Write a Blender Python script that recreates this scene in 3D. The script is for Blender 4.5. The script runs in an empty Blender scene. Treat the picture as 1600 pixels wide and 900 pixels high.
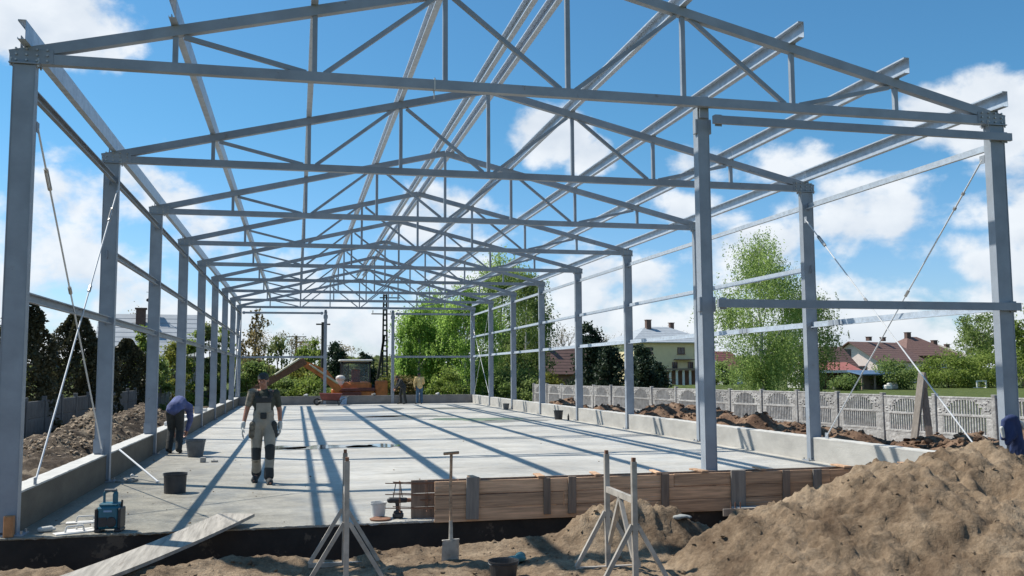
import bpy, bmesh, math, random
import numpy as np
from mathutils import Vector, Matrix, noise as mnoise

random.seed(7)
RNG = np.random.default_rng(7)
SC = bpy.context.scene
COL = SC.collection
R = math.radians

# ------------------------------------------------------------------ camera
CAM = Vector((3.0747, -11.3527, 1.76))
FPX = 1448.16
YAW, PITCH, ROLL = 0.2283, 0.0898, -0.0058
_f = Vector((math.sin(YAW) * math.cos(PITCH), math.cos(YAW) * math.cos(PITCH), math.sin(PITCH)))
_r = Vector((math.cos(YAW), -math.sin(YAW), 0))
_u = _r.cross(_f)
CR = _r * math.cos(ROLL) + _u * math.sin(ROLL)
CU = -_r * math.sin(ROLL) + _u * math.cos(ROLL)
CF = _f
cam_data = bpy.data.cameras.new("camera")
cam = bpy.data.objects.new("camera", cam_data)
COL.objects.link(cam)
cam.matrix_world = Matrix(((CR.x, CU.x, -CF.x, CAM.x), (CR.y, CU.y, -CF.y, CAM.y), (CR.z, CU.z, -CF.z, CAM.z), (0, 0, 0, 1)))
cam_data.sensor_width = 36
cam_data.lens = 36 * FPX / 1600
cam_data.clip_start = 0.1
cam_data.clip_end = 3000
SC.camera = cam


def at(px, py, d):
    """point seen at photograph pixel px,py at depth d metres"""
    return CAM + CF * d + CR * ((px - 800) / FPX * d) - CU * ((py - 450) / FPX * d)


# ------------------------------------------------------------------ light
SUN_TO = Vector((-0.66, 0.43, 1.0)).normalized()
sun_data = bpy.data.lights.new("sun", 'SUN')
sun_data.energy = 5.0
sun_data.angle = R(0.53)
sun_data.color = (1.0, 0.94, 0.84)
sun = bpy.data.objects.new("sun", sun_data)
COL.objects.link(sun)
sun.rotation_euler = SUN_TO.to_track_quat('Z', 'Y').to_euler()
sun.location = (-20, 10, 40)

SC.view_settings.view_transform = 'Standard'
SC.view_settings.look = 'None'
SC.view_settings.exposure = 0.38
SC.view_settings.gamma = 1.0

world = bpy.data.worlds.new("World")
SC.world = world
world.use_nodes = True
wt = world.node_tree
wt.nodes.clear()


def wn(kind, **kw):
    n = wt.nodes.new(kind)
    for k, v in kw.items():
        setattr(n, k, v)
    return n


def wl(a, b):
    wt.links.new(a, b)


def wmath(op, a, b=None, c=None, clamp=False):
    n = wn('ShaderNodeMath', operation=op)
    n.use_clamp = clamp
    for i, v in enumerate((a, b, c)):
        if v is None:
            continue
        if isinstance(v, (int, float)):
            n.inputs[i].default_value = v
        else:
            wl(v, n.inputs[i])
    return n.outputs[0]


def wsmooth(v, a, b, o0=0.0, o1=1.0):
    n = wn('ShaderNodeMapRange', interpolation_type='SMOOTHSTEP')
    wl(v, n.inputs['Value'])
    n.inputs['From Min'].default_value = a
    n.inputs['From Max'].default_value = b
    n.inputs['To Min'].default_value = o0
    n.inputs['To Max'].default_value = o1
    return n.outputs[0]


def build_world():
    out = wn('ShaderNodeOutputWorld')
    bg = wn('ShaderNodeBackground')
    bg.inputs['Strength'].default_value = 0.077
    wl(bg.outputs[0], out.inputs[0])
    sky = wn('ShaderNodeTexSky', sky_type='NISHITA')
    sky.sun_disc = False
    sky.sun_elevation = math.asin(SUN_TO.z)
    sky.sun_rotation = math.atan2(SUN_TO.x, SUN_TO.y)
    sky.altitude = 150
    sky.air_density = 1.0
    sky.dust_density = 0.6
    sky.ozone_density = 2.5
    tc = wn('ShaderNodeTexCoord')
    sep = wn('ShaderNodeSeparateXYZ')
    wl(tc.outputs['Generated'], sep.inputs[0])
    x, y, z = sep.outputs
    az = wmath('MULTIPLY', wmath('ARCTAN2', x, y), 180 / math.pi)
    el = wmath('MULTIPLY', wmath('ARCSINE', z), 180 / math.pi)
    # wobble of the cloud outlines
    comb = wn('ShaderNodeCombineXYZ')
    wl(az, comb.inputs[0])
    wl(wmath('MULTIPLY', el, 1.35), comb.inputs[1])
    n1 = wn('ShaderNodeTexNoise')
    n1.inputs['Scale'].default_value = 0.20
    n1.inputs['Detail'].default_value = 10
    n1.inputs['Roughness'].default_value = 0.56
    n1.inputs['Distortion'].default_value = 0.1
    wl(comb.outputs[0], n1.inputs['Vector'])
    n2 = wn('ShaderNodeTexNoise')          # the same noise sampled towards the sun: self shading
    n2.inputs['Scale'].default_value = 0.20
    n2.inputs['Detail'].default_value = 5
    n2.inputs['Roughness'].default_value = 0.5
    n2.inputs['Distortion'].default_value = 0.1
    off = wn('ShaderNodeVectorMath', operation='ADD')
    off.inputs[1].default_value = (-0.6, 1.5, 0)
    wl(comb.outputs[0], off.inputs[0])
    wl(off.outputs[0], n2.inputs['Vector'])
    # cloud banks: azimuth, elevation, half sizes (degrees), weight
    banks = [(-11.0, 10.0, 6.0, 2.2, 0.75), (44.0, 7.5, 4.0, 2.0, 0.8), (-14.5, 19.0, 6.5, 2.6, .98), (-13.8, 12.2, 2.4, 1.0, 0.55), (-13.5, 7.4, 8.5, 4.2, 0.62),
             (-5.0, 7.4, 4.0, 2.2, 0.6), (15.2, 14.2, 2.9, 2.0, 1.0), (17.8, 13.2, 2.2, 1.3, 0.8), (9.5, 9.2, 4.6, 2.4, 0.72),
             (29.0, 12.4, 6.5, 1.6, 0.78), (39.8, 14.0, 4.2, 2.6, 0.98), (36.5, 9.9, 8.5, 2.0, 0.62),
             (27.8, 7.2, 3.6, 1.8, 0.8), (36.0, 6.6, 8.5, 1.3, 0.62), (41.5, 5.4, 4.0, 1.7, 0.75),
             (19.0, 5.2, 7.0, 2.2, 0.80), (30.0, 3.6, 9.0, 1.2, 0.6), (2.5, 3.6, 9.0, 1.6, 0.60), (24.5, 9.6, 4.2, 1.6, 0.60), (33.5, 8.2, 5.0, 1.2, 0.7), (41.0, 9.0, 3.6, 1.6, 0.8),
             (-60, 17, 14, 6, 0.9), (-100, 28, 12, 5, 0.8), (80, 14, 12, 5, 0.9), (120, 24, 14, 6, 0.9), (170, 18, 16, 6, 0.8), (-150, 14, 14, 5, 0.8)]
    acc = None
    for a0, e0, ra, re, w in banks:
        da = wmath('DIVIDE', wmath('SUBTRACT', az, a0), ra)
        de = wmath('DIVIDE', wmath('SUBTRACT', el, e0), re)
        d2 = wmath('ADD', wmath('MULTIPLY', da, da), wmath('MULTIPLY', de, de))
        g = wmath('MULTIPLY', wsmooth(d2, 0.0, 1.9, 1.0, 0.0), w)
        acc = g if acc is None else wmath('MAXIMUM', acc, g)
    low = wmath('MULTIPLY', wsmooth(el, 1.0, 13.5, 1.0, 0.0), 0.84)
    acc = wmath('MAXIMUM', acc, low)
    dens = wmath('ADD', acc, wmath('MULTIPLY', wmath('SUBTRACT', n1.outputs[0], 0.5), 2.3))
    cover = wsmooth(dens, 0.38, 0.84)
    shade = wmath('ADD', wmath('MULTIPLY', wmath('SUBTRACT', n1.outputs[0], n2.outputs[0]), 3.2), 0.62, clamp=True)
    edge = wsmooth(dens, 0.6, 1.7, 1.0, 0.45)
    lit = wmath('MULTIPLY', wmath('ADD', shade, edge), 0.5, clamp=True)
    ccol = wn('ShaderNodeMix', data_type='RGBA')
    wl(lit, ccol.inputs['Factor'])
    ccol.inputs['A'].default_value = (4.6, 5.6, 7.0, 1)
    ccol.inputs['B'].default_value = (9.4, 9.8, 10.2, 1)
    # clear sky, a little deeper blue than the model's
    tint = wn('ShaderNodeMix', data_type='RGBA', blend_type='MULTIPLY')
    tint.inputs['Factor'].default_value = 1
    wl(sky.outputs[0], tint.inputs['A'])
    tcol = wn('ShaderNodeMix', data_type='RGBA')
    wl(wsmooth(el, 0.0, 16.0), tcol.inputs['Factor'])
    tcol.inputs['A'].default_value = SKY_LOW
    tcol.inputs['B'].default_value = SKY_TINT
    wl(tcol.outputs['Result'], tint.inputs['B'])
    mix = wn('ShaderNodeMix', data_type='RGBA')
    wl(wmath('MULTIPLY', cover, 0.94), mix.inputs['Factor'])
    wl(tint.outputs['Result'], mix.inputs['A'])
    wl(ccol.outputs['Result'], mix.inputs['B'])
    wl(mix.outputs['Result'], bg.inputs['Color'])


SKY_TINT = (0.62, 1.17, 1.36, 1)
SKY_LOW = (1.0, 1.22, 1.55, 1)
build_world()

# ------------------------------------------------------------------ materials
MATS = {}


def nt_new(name):
    m = bpy.data.materials.new(name)
    m.use_nodes = True
    t = m.node_tree
    b = t.nodes['Principled BSDF']
    return m, t, b


def mat(name, col, rough=0.6, var=0.15, scale=3.0, col2=None, bump=0.0, bscale=40.0, metal=0.0, stretch=None, spec=0.5, detail=6, specks=None):
    """painted / mineral surface: two noise scales vary the colour, a third gives relief"""
    m, t, b = nt_new(name)
    L = t.links.new
    tc = t.nodes.new('ShaderNodeTexCoord')
    oi = t.nodes.new('ShaderNodeObjectInfo')
    ad = t.nodes.new('ShaderNodeVectorMath')
    ad.operation = 'MULTIPLY_ADD'
    L(oi.outputs['Random'], ad.inputs[0])
    ad.inputs[1].default_value = (17, 31, 23)
    L(tc.outputs['Object'], ad.inputs[2])
    src = ad.outputs[0]
    if stretch:
        mp = t.nodes.new('ShaderNodeMapping')
        mp.inputs['Scale'].default_value = stretch
        L(src, mp.inputs['Vector'])
        src = mp.outputs[0]
    n = t.nodes.new('ShaderNodeTexNoise')
    n.inputs['Scale'].default_value = scale
    n.inputs['Detail'].default_value = detail
    n.inputs['Roughness'].default_value = 0.62
    L(src, n.inputs['Vector'])
    cr = t.nodes.new('ShaderNodeValToRGB')
    c1 = [max(0, c * (1 - var)) for c in col]
    c2 = list(col2) if col2 else [min(1, c * (1 + var)) for c in col]
    cr.color_ramp.elements[0].position = 0.32
    cr.color_ramp.elements[1].position = 0.68
    cr.color_ramp.elements[0].color = (*c1, 1)
    cr.color_ramp.elements[1].color = (*c2, 1)
    L(n.outputs[0], cr.inputs[0])
    # per-object tone
    hs = t.nodes.new('ShaderNodeHueSaturation')
    mr = t.nodes.new('ShaderNodeMapRange')
    L(oi.outputs['Random'], mr.inputs[0])
    mr.inputs['To Min'].default_value = 1 - var * 0.5
    mr.inputs['To Max'].default_value = 1 + var * 0.5
    L(mr.outputs[0], hs.inputs['Value'])
    L(cr.outputs[0], hs.inputs['Color'])
    outc = hs.outputs[0]
    if specks:
        ns = t.nodes.new('ShaderNodeTexNoise')
        ns.inputs['Scale'].default_value = specks[1]
        ns.inputs['Detail'].default_value = 7
        ns.inputs['Roughness'].default_value = 0.7
        L(src, ns.inputs['Vector'])
        rs = t.nodes.new('ShaderNodeMapRange')
        L(ns.outputs[0], rs.inputs[0])
        rs.inputs['From Min'].default_value = specks[2]
        rs.inputs['From Max'].default_value = specks[2] + .05
        rs.inputs['To Max'].default_value = specks[3]
        ms = t.nodes.new('ShaderNodeMix')
        ms.data_type = 'RGBA'
        L(rs.outputs[0], ms.inputs['Factor'])
        L(outc, ms.inputs['A'])
        ms.inputs['B'].default_value = (*specks[0], 1)
        outc = ms.outputs['Result']
    L(outc, b.inputs['Base Color'])
    b.inputs['Roughness'].default_value = rough
    b.inputs['Metallic'].default_value = metal
    b.inputs['Specular IOR Level'].default_value = spec
    if bump:
        n3 = t.nodes.new('ShaderNodeTexNoise')
        n3.inputs['Scale'].default_value = bscale
        n3.inputs['Detail'].default_value = 5
        L(src, n3.inputs['Vector'])
        bp = t.nodes.new('ShaderNodeBump')
        bp.inputs['Strength'].default_value = 1.0
        bp.inputs['Distance'].default_value = bump
        L(n3.outputs[0], bp.inputs['Height'])
        L(bp.outputs[0], b.inputs['Normal'])
    MATS[name] = m
    return m


def leafmat(name, c1, c2, trans=0.35, scale=0.9):
    m, t, b = nt_new(name)
    L = t.links.new
    at_ = t.nodes.new('ShaderNodeAttribute')
    at_.attribute_name = 'tint'
    tc = t.nodes.new('ShaderNodeTexCoord')
    n = t.nodes.new('ShaderNodeTexNoise')
    n.inputs['Scale'].default_value = scale
    n.inputs['Detail'].default_value = 3
    L(tc.outputs['Object'], n.inputs['Vector'])
    a = t.nodes.new('ShaderNodeMath')
    a.operation = 'ADD'
    L(at_.outputs['Fac'], a.inputs[0])
    L(n.outputs[0], a.inputs[1])
    h = t.nodes.new('ShaderNodeMath')
    h.operation = 'MULTIPLY'
    L(a.outputs[0], h.inputs[0])
    h.inputs[1].default_value = 0.5
    cr = t.nodes.new('ShaderNodeValToRGB')
    cr.color_ramp.elements[0].position = 0.25
    cr.color_ramp.elements[1].position = 0.75
    cr.color_ramp.elements[0].color = (*c1, 1)
    cr.color_ramp.elements[1].color = (*c2, 1)
    L(h.outputs[0], cr.inputs[0])
    L(cr.outputs[0], b.inputs['Base Color'])
    b.inputs['Roughness'].default_value = 0.55
    b.inputs['Specular IOR Level'].default_value = 0.25
    tr = t.nodes.new('ShaderNodeBsdfTranslucent')
    L(cr.outputs[0], tr.inputs[0])
    mx = t.nodes.new('ShaderNodeMixShader')
    mx.inputs[0].default_value = trans
    L(b.outputs[0], mx.inputs[1])
    L(tr.outputs[0], mx.inputs[2])
    L(mx.outputs[0], t.nodes['Material Output'].inputs[0])
    MATS[name] = m
    return m


mat('steel_paint', (0.255, 0.288, 0.330), 0.42, 0.14, 2.6, bump=0.0006, bscale=30, specks=((.17, .13, .10), 3.4, .655, .65))
mat('galvanised', (0.44, 0.50, 0.57), 0.42, 0.16, 9.0, metal=0.2)
mat('bolt_metal', (0.42, 0.40, 0.37), 0.4, 0.1, 9.0, metal=0.7)
mat('rod_metal', (0.60, 0.62, 0.64), 0.6, 0.10, 9.0)
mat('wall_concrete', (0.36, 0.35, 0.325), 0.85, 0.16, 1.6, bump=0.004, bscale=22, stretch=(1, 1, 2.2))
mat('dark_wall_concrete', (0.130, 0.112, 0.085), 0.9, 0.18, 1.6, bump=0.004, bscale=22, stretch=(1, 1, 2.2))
mat('wall_top_concrete', (0.50, 0.49, 0.46), 0.85, 0.10, 5.0, bump=0.003, bscale=30)
mat('footing_black', (0.014, 0.014, 0.015), 0.85, 0.4, 2.5, col2=(.035, .03, .026), specks=((.10, .08, .06), 3.0, .60, .8), bump=0.004, bscale=18)
mat('back_wall_concrete', (0.20, 0.19, 0.18), 0.9, 0.2, 1.8, bump=0.004, bscale=22)
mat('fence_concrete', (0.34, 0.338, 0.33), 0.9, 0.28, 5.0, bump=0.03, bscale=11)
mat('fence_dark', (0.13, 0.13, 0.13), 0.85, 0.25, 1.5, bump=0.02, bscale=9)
mat('wood_board', (0.47, 0.295, 0.18), 0.75, 0.45, 3.0, bump=0.003, bscale=30, stretch=(0.5, 6, 9), specks=((.42, .40, .36), 1.6, .62, .7))
mat('wood_grey', (0.21, 0.185, 0.16), 0.8, 0.25, 3.0, bump=0.003, bscale=30, stretch=(7, 6, 0.6))
mat('wood_dark', (0.22, 0.165, 0.125), 0.85, 0.3, 3.0, bump=0.004, bscale=20, stretch=(6, 6, 0.5))
mat('plank_wood', (0.285, 0.262, 0.228), 0.85, 0.34, 2.5, bump=0.002, bscale=26, stretch=(9, 0.7, 6), specks=((.15, .125, .10), 1.1, .58, .7))
mat('orange_wood', (0.50, 0.24, 0.10), 0.75, 0.25, 9.0, bump=0.003, bscale=40)
mat('trestle_metal', (0.36, 0.33, 0.29), 0.6, 0.30, 6.0, bump=0.001, bscale=60, metal=0.2)
mat('black_plastic', (0.028, 0.028, 0.03), 0.5, 0.3, 14.0)
mat('grey_plastic', (0.09, 0.095, 0.10), 0.6, 0.3, 9.0)
mat('white_plastic', (0.66, 0.64, 0.60), 0.5, 0.10, 8.0)
mat('teal_plastic', (0.02, 0.12, 0.17), 0.4, 0.2, 12.0)
mat('light_blue_plastic', (0.25, 0.38, 0.55), 0.5, 0.15, 12.0)
mat('mortar', (0.30, 0.285, 0.26), 0.95, 0.2, 20.0, bump=0.006, bscale=40)
mat('rust', (0.20, 0.10, 0.06), 0.85, 0.3, 9.0, bump=0.002, bscale=60)
mat('red_paint', (0.15, 0.035, 0.028), 0.5, 0.3, 5.0)
mat('orange_paint', (0.58, 0.17, 0.04), 0.5, 0.25, 4.0)
mat('cream_paint', (0.62, 0.56, 0.42), 0.6, 0.1, 4.0)
mat('tyre', (0.02, 0.02, 0.02), 0.85, 0.2, 9.0)
mat('dark_glass', (0.03, 0.04, 0.05), 0.08, 0.2, 2.0)
mat('skin', (0.34, 0.16, 0.105), 0.55, 0.10, 14.0)
mat('overall_cloth', (0.27, 0.245, 0.20), 0.9, 0.16, 10.0, bump=0.006, bscale=16)
mat('dark_cloth', (0.035, 0.037, 0.036), 0.9, 0.25, 12.0, bump=0.006, bscale=18)
mat('shirt_cloth', (0.055, 0.062, 0.045), 0.9, 0.3, 9.0, bump=0.006, bscale=16)
mat('camo_cloth', (0.17, 0.15, 0.115), 0.9, 0.55, 14.0, bump=0.006, bscale=16)
mat('glove_cloth', (0.50, 0.50, 0.47), 0.9, 0.12, 30.0)
mat('blue_cloth', (0.075, 0.095, 0.22), 0.9, 0.3, 6.0, bump=0.008, bscale=12)
mat('navy_cloth', (0.02, 0.034, 0.095), 0.9, 0.3, 6.0, bump=0.01, bscale=14)
mat('jeans_cloth', (0.05, 0.10, 0.16), 0.9, 0.25, 9.0)
mat('yellow_cloth', (0.55, 0.40, 0.18), 0.9, 0.2, 6.0)
mat('hair', (0.03, 0.025, 0.02), 0.7, 0.2, 20.0)
mat('bark', (0.12, 0.10, 0.08), 0.9, 0.3, 6.0, bump=0.01, bscale=12, stretch=(3, 3, 0.6))
mat('birch_bark', (0.48, 0.47, 0.44), 0.8, 0.45, 5.0, stretch=(1, 1, 3))
mat('grey_roof', (0.34, 0.37, 0.40), 0.6, 0.10, 2.0)
mat('brown_roof', (0.15, 0.085, 0.07), 0.75, 0.15, 2.0)
mat('red_roof', (0.33, 0.12, 0.10), 0.7, 0.12, 2.0)
mat('blue_roof', (0.12, 0.20, 0.33), 0.6, 0.12, 2.0)
mat('pink_wall', (0.74, 0.62, 0.58), 0.85, 0.06, 1.5)
mat('yellow_wall', (0.74, 0.63, 0.38), 0.85, 0.06, 1.5)
mat('white_wall', (0.68, 0.67, 0.64), 0.85, 0.07, 1.5)
mat('brown_wall', (0.19, 0.11, 0.08), 0.85, 0.15, 1.5)
mat('chimney_brick', (0.13, 0.08, 0.065), 0.85, 0.2, 6.0)
mat('white_frame', (0.72, 0.72, 0.70), 0.5, 0.04, 2.0)
mat('pole_concrete', (0.20, 0.19, 0.175), 0.85, 0.2, 3.0)
mat('tar_wood', (0.05, 0.042, 0.036), 0.85, 0.3, 3.0)

leafmat('leaf_thuja', (0.030, 0.034, 0.018), (0.10, 0.092, 0.046), 0.25, 0.8)
leafmat('leaf_birch', (0.17, 0.26, 0.075), (0.42, 0.54, 0.18), 0.66, 0.5)
leafmat('leaf_willow', (0.17, 0.31, 0.06), (0.42, 0.58, 0.15), 0.66, 0.35)
leafmat('leaf_mid', (0.11, 0.17, 0.045), (0.30, 0.38, 0.13), 0.58, 0.7)
leafmat('leaf_bush', (0.12, 0.18, 0.03), (0.32, 0.40, 0.10), 0.55, 0.6)
leafmat('leaf_yellow', (0.10, 0.12, 0.02), (0.36, 0.36, 0.08), 0.45, 0.7)
leafmat('leaf_brown', (0.12, 0.10, 0.04), (0.32, 0.25, 0.11), 0.5, 0.7)
leafmat('leaf_pine', (0.014, 0.030, 0.018), (0.055, 0.085, 0.045), 0.2, 1.0)
leafmat('leaf_olive', (0.11, 0.14, 0.045), (0.30, 0.33, 0.13), 0.52, 0.7)


def slab_material():
    m, t, b = nt_new('slab_concrete')
    L = t.links.new
    tc = t.nodes.new('ShaderNodeTexCoord')

    def nz(scale, detail=6, st=None, rough=0.6):
        n = t.nodes.new('ShaderNodeTexNoise')
        n.inputs['Scale'].default_value = scale
        n.inputs['Detail'].default_value = detail
        n.inputs['Roughness'].default_value = rough
        if st:
            mp = t.nodes.new('ShaderNodeMapping')
            mp.inputs['Scale'].default_value = st
            L(tc.outputs['Object'], mp.inputs[0])
            L(mp.outputs[0], n.inputs['Vector'])
        else:
            L(tc.outputs['Object'], n.inputs['Vector'])
        return n.outputs[0]

    def ramp(v, p0, p1, c0, c1):
        r = t.nodes.new('ShaderNodeValToRGB')
        r.color_ramp.elements[0].position = p0
        r.color_ramp.elements[1].position = p1
        r.color_ramp.elements[0].color = c0
        r.color_ramp.elements[1].color = c1
        L(v, r.inputs[0])
        return r.outputs[0]

    def mul(a, b_, fac=1.0):
        n = t.nodes.new('ShaderNodeMix')
        n.data_type = 'RGBA'
        n.blend_type = 'MULTIPLY'
        n.inputs['Factor'].default_value = fac
        L(a, n.inputs['A'])
        L(b_, n.inputs['B'])
        return n.outputs['Result']

    base = ramp(nz(0.55, 8, (0.6, 1.2, 1)), 0.30, 0.68, (0.36, 0.345, 0.315, 1), (0.56, 0.548, 0.51, 1))
    fine = ramp(nz(9, 8), 0.3, 0.62, (0.86, 0.855, 0.84, 1), (1, 1, 1, 1))
    trowel = ramp(nz(3.0, 7, (0.5, 3.0, 1), 0.7), 0.30, 0.56, (0.70, 0.69, 0.66, 1), (1, 1, 1, 1))
    stain = ramp(nz(0.8, 4, (0.35, 1.6, 1)), 0.27, 0.36, (0.42, 0.40, 0.37, 1), (1, 1, 1, 1))
    c = mul(mul(mul(base, fine), trowel, 0.9), stain, 0.8)
    # dusty sand trodden over the front left corner, plus painted shade along left wall
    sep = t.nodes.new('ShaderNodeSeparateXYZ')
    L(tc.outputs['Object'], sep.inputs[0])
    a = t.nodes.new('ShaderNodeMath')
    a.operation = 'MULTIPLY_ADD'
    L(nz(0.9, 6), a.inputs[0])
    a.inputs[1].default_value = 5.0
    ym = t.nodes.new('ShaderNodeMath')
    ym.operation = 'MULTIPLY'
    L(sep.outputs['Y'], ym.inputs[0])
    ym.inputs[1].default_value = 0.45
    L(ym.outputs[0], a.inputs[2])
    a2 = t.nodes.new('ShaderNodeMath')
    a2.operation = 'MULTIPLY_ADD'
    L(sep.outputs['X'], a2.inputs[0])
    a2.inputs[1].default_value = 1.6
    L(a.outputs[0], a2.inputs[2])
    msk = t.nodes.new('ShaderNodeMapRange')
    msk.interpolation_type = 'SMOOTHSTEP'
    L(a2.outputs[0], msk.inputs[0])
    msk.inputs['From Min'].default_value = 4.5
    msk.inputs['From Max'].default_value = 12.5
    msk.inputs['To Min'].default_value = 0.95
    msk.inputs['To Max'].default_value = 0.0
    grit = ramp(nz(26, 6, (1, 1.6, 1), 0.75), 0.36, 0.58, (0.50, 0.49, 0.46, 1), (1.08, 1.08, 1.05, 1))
    dust_shade = ramp(nz(2.4, 9, None, 0.7), 0.36, 0.62, (0.135, 0.122, 0.095, 1), (0.285, 0.268, 0.222, 1))
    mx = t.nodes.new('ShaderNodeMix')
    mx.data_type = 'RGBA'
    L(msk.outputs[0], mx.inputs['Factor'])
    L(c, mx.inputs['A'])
    L(mul(dust_shade, grit, 1.0), mx.inputs['B'])
    L(mx.outputs['Result'], b.inputs['Base Color'])
    rr = t.nodes.new('ShaderNodeMapRange')
    L(nz(1.2, 5), rr.inputs[0])
    rr.inputs['From Min'].default_value = 0.35
    rr.inputs['From Max'].default_value = 0.65
    rr.inputs['To Min'].default_value = 0.42
    rr.inputs['To Max'].default_value = 0.75
    L(rr.outputs[0], b.inputs['Roughness'])
    bp = t.nodes.new('ShaderNodeBump')
    bp.inputs['Distance'].default_value = 0.014
    bp.inputs['Strength'].default_value = 0.8
    L(nz(6, 10, (.7, 1.6, 1), 0.72), bp.inputs['Height'])
    L(bp.outputs[0], b.inputs['Normal'])
    MATS['slab_concrete'] = m


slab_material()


def wet_material():
    m, t, b = nt_new('wet_concrete')
    b.inputs['Base Color'].default_value = (0.15, 0.15, 0.145, 1)
    b.inputs['Roughness'].default_value = 0.06
    MATS['puddle_water'] = m
    mat('damp_concrete', (0.21, 0.205, 0.19), 0.35, 0.25, 3.0)
    mat('green_damp', (0.20, 0.25, 0.16), 0.4, 0.2, 3.0)


wet_material()


def dirt_material(name, c_dark, c_mid, c_light, dist=0.03):
    m, t, b = nt_new(name)
    L = t.links.new
    tc = t.nodes.new('ShaderNodeTexCoord')
    n = t.nodes.new('ShaderNodeTexNoise')
    n.inputs['Scale'].default_value = 1.5
    n.inputs['Detail'].default_value = 11
    n.inputs['Roughness'].default_value = 0.68
    L(tc.outputs['Object'], n.inputs['Vector'])
    r = t.nodes.new('ShaderNodeValToRGB')
    e = r.color_ramp.elements
    e[0].position = 0.36
    e[0].color = (*c_dark, 1)
    e[1].position = 0.66
    e[1].color = (*c_light, 1)
    k = e.new(0.5)
    k.color = (*c_mid, 1)
    L(n.outputs[0], r.inputs[0])
    n2 = t.nodes.new('ShaderNodeTexNoise')
    n2.inputs['Scale'].default_value = 14
    n2.inputs['Detail'].default_value = 8
    n2.inputs['Roughness'].default_value = 0.75
    L(tc.outputs['Object'], n2.inputs['Vector'])
    r2 = t.nodes.new('ShaderNodeValToRGB')
    r2.color_ramp.elements[0].position = 0.36
    r2.color_ramp.elements[0].color = (0.66, 0.64, 0.62, 1)
    r2.color_ramp.elements[1].position = 0.6
    r2.color_ramp.elements[1].color = (1.08, 1.08, 1.06, 1)
    L(n2.outputs[0], r2.inputs[0])
    mx = t.nodes.new('ShaderNodeMix')
    mx.data_type = 'RGBA'
    mx.blend_type = 'MULTIPLY'
    mx.inputs['Factor'].default_value = 1
    L(r.outputs[0], mx.inputs['A'])
    L(r2.outputs[0], mx.inputs['B'])
    L(mx.outputs['Result'], b.inputs['Base Color'])
    b.inputs['Roughness'].default_value = 0.95
    b.inputs['Specular IOR Level'].default_value = 0.15
    n3 = t.nodes.new('ShaderNodeTexNoise')
    n3.inputs['Scale'].default_value = 9
    n3.inputs['Detail'].default_value = 12
    n3.inputs['Roughness'].default_value = 0.72
    L(tc.outputs['Object'], n3.inputs['Vector'])
    bp = t.nodes.new('ShaderNodeBump')
    bp.inputs['Distance'].default_value = dist
    bp.inputs['Strength'].default_value = 1.0
    L(n3.outputs[0], bp.inputs['Height'])
    L(bp.outputs[0], b.inputs['Normal'])
    MATS[name] = m


dirt_material('dirt_light', (0.15, 0.105, 0.070), (0.26, 0.192, 0.13), (0.38, 0.292, 0.205), 0.06)
dirt_material('dirt_brown', (0.095, 0.058, 0.040), (0.185, 0.118, 0.080), (0.33, 0.235, 0.165), 0.05)
dirt_material('dirt_dark', (0.045, 0.036, 0.030), (0.10, 0.078, 0.060), (0.30, 0.25, 0.19), 0.05)
dirt_material('grass', (0.055, 0.075, 0.022), (0.085, 0.115, 0.032), (0.13, 0.155, 0.05), 0.08)

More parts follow.
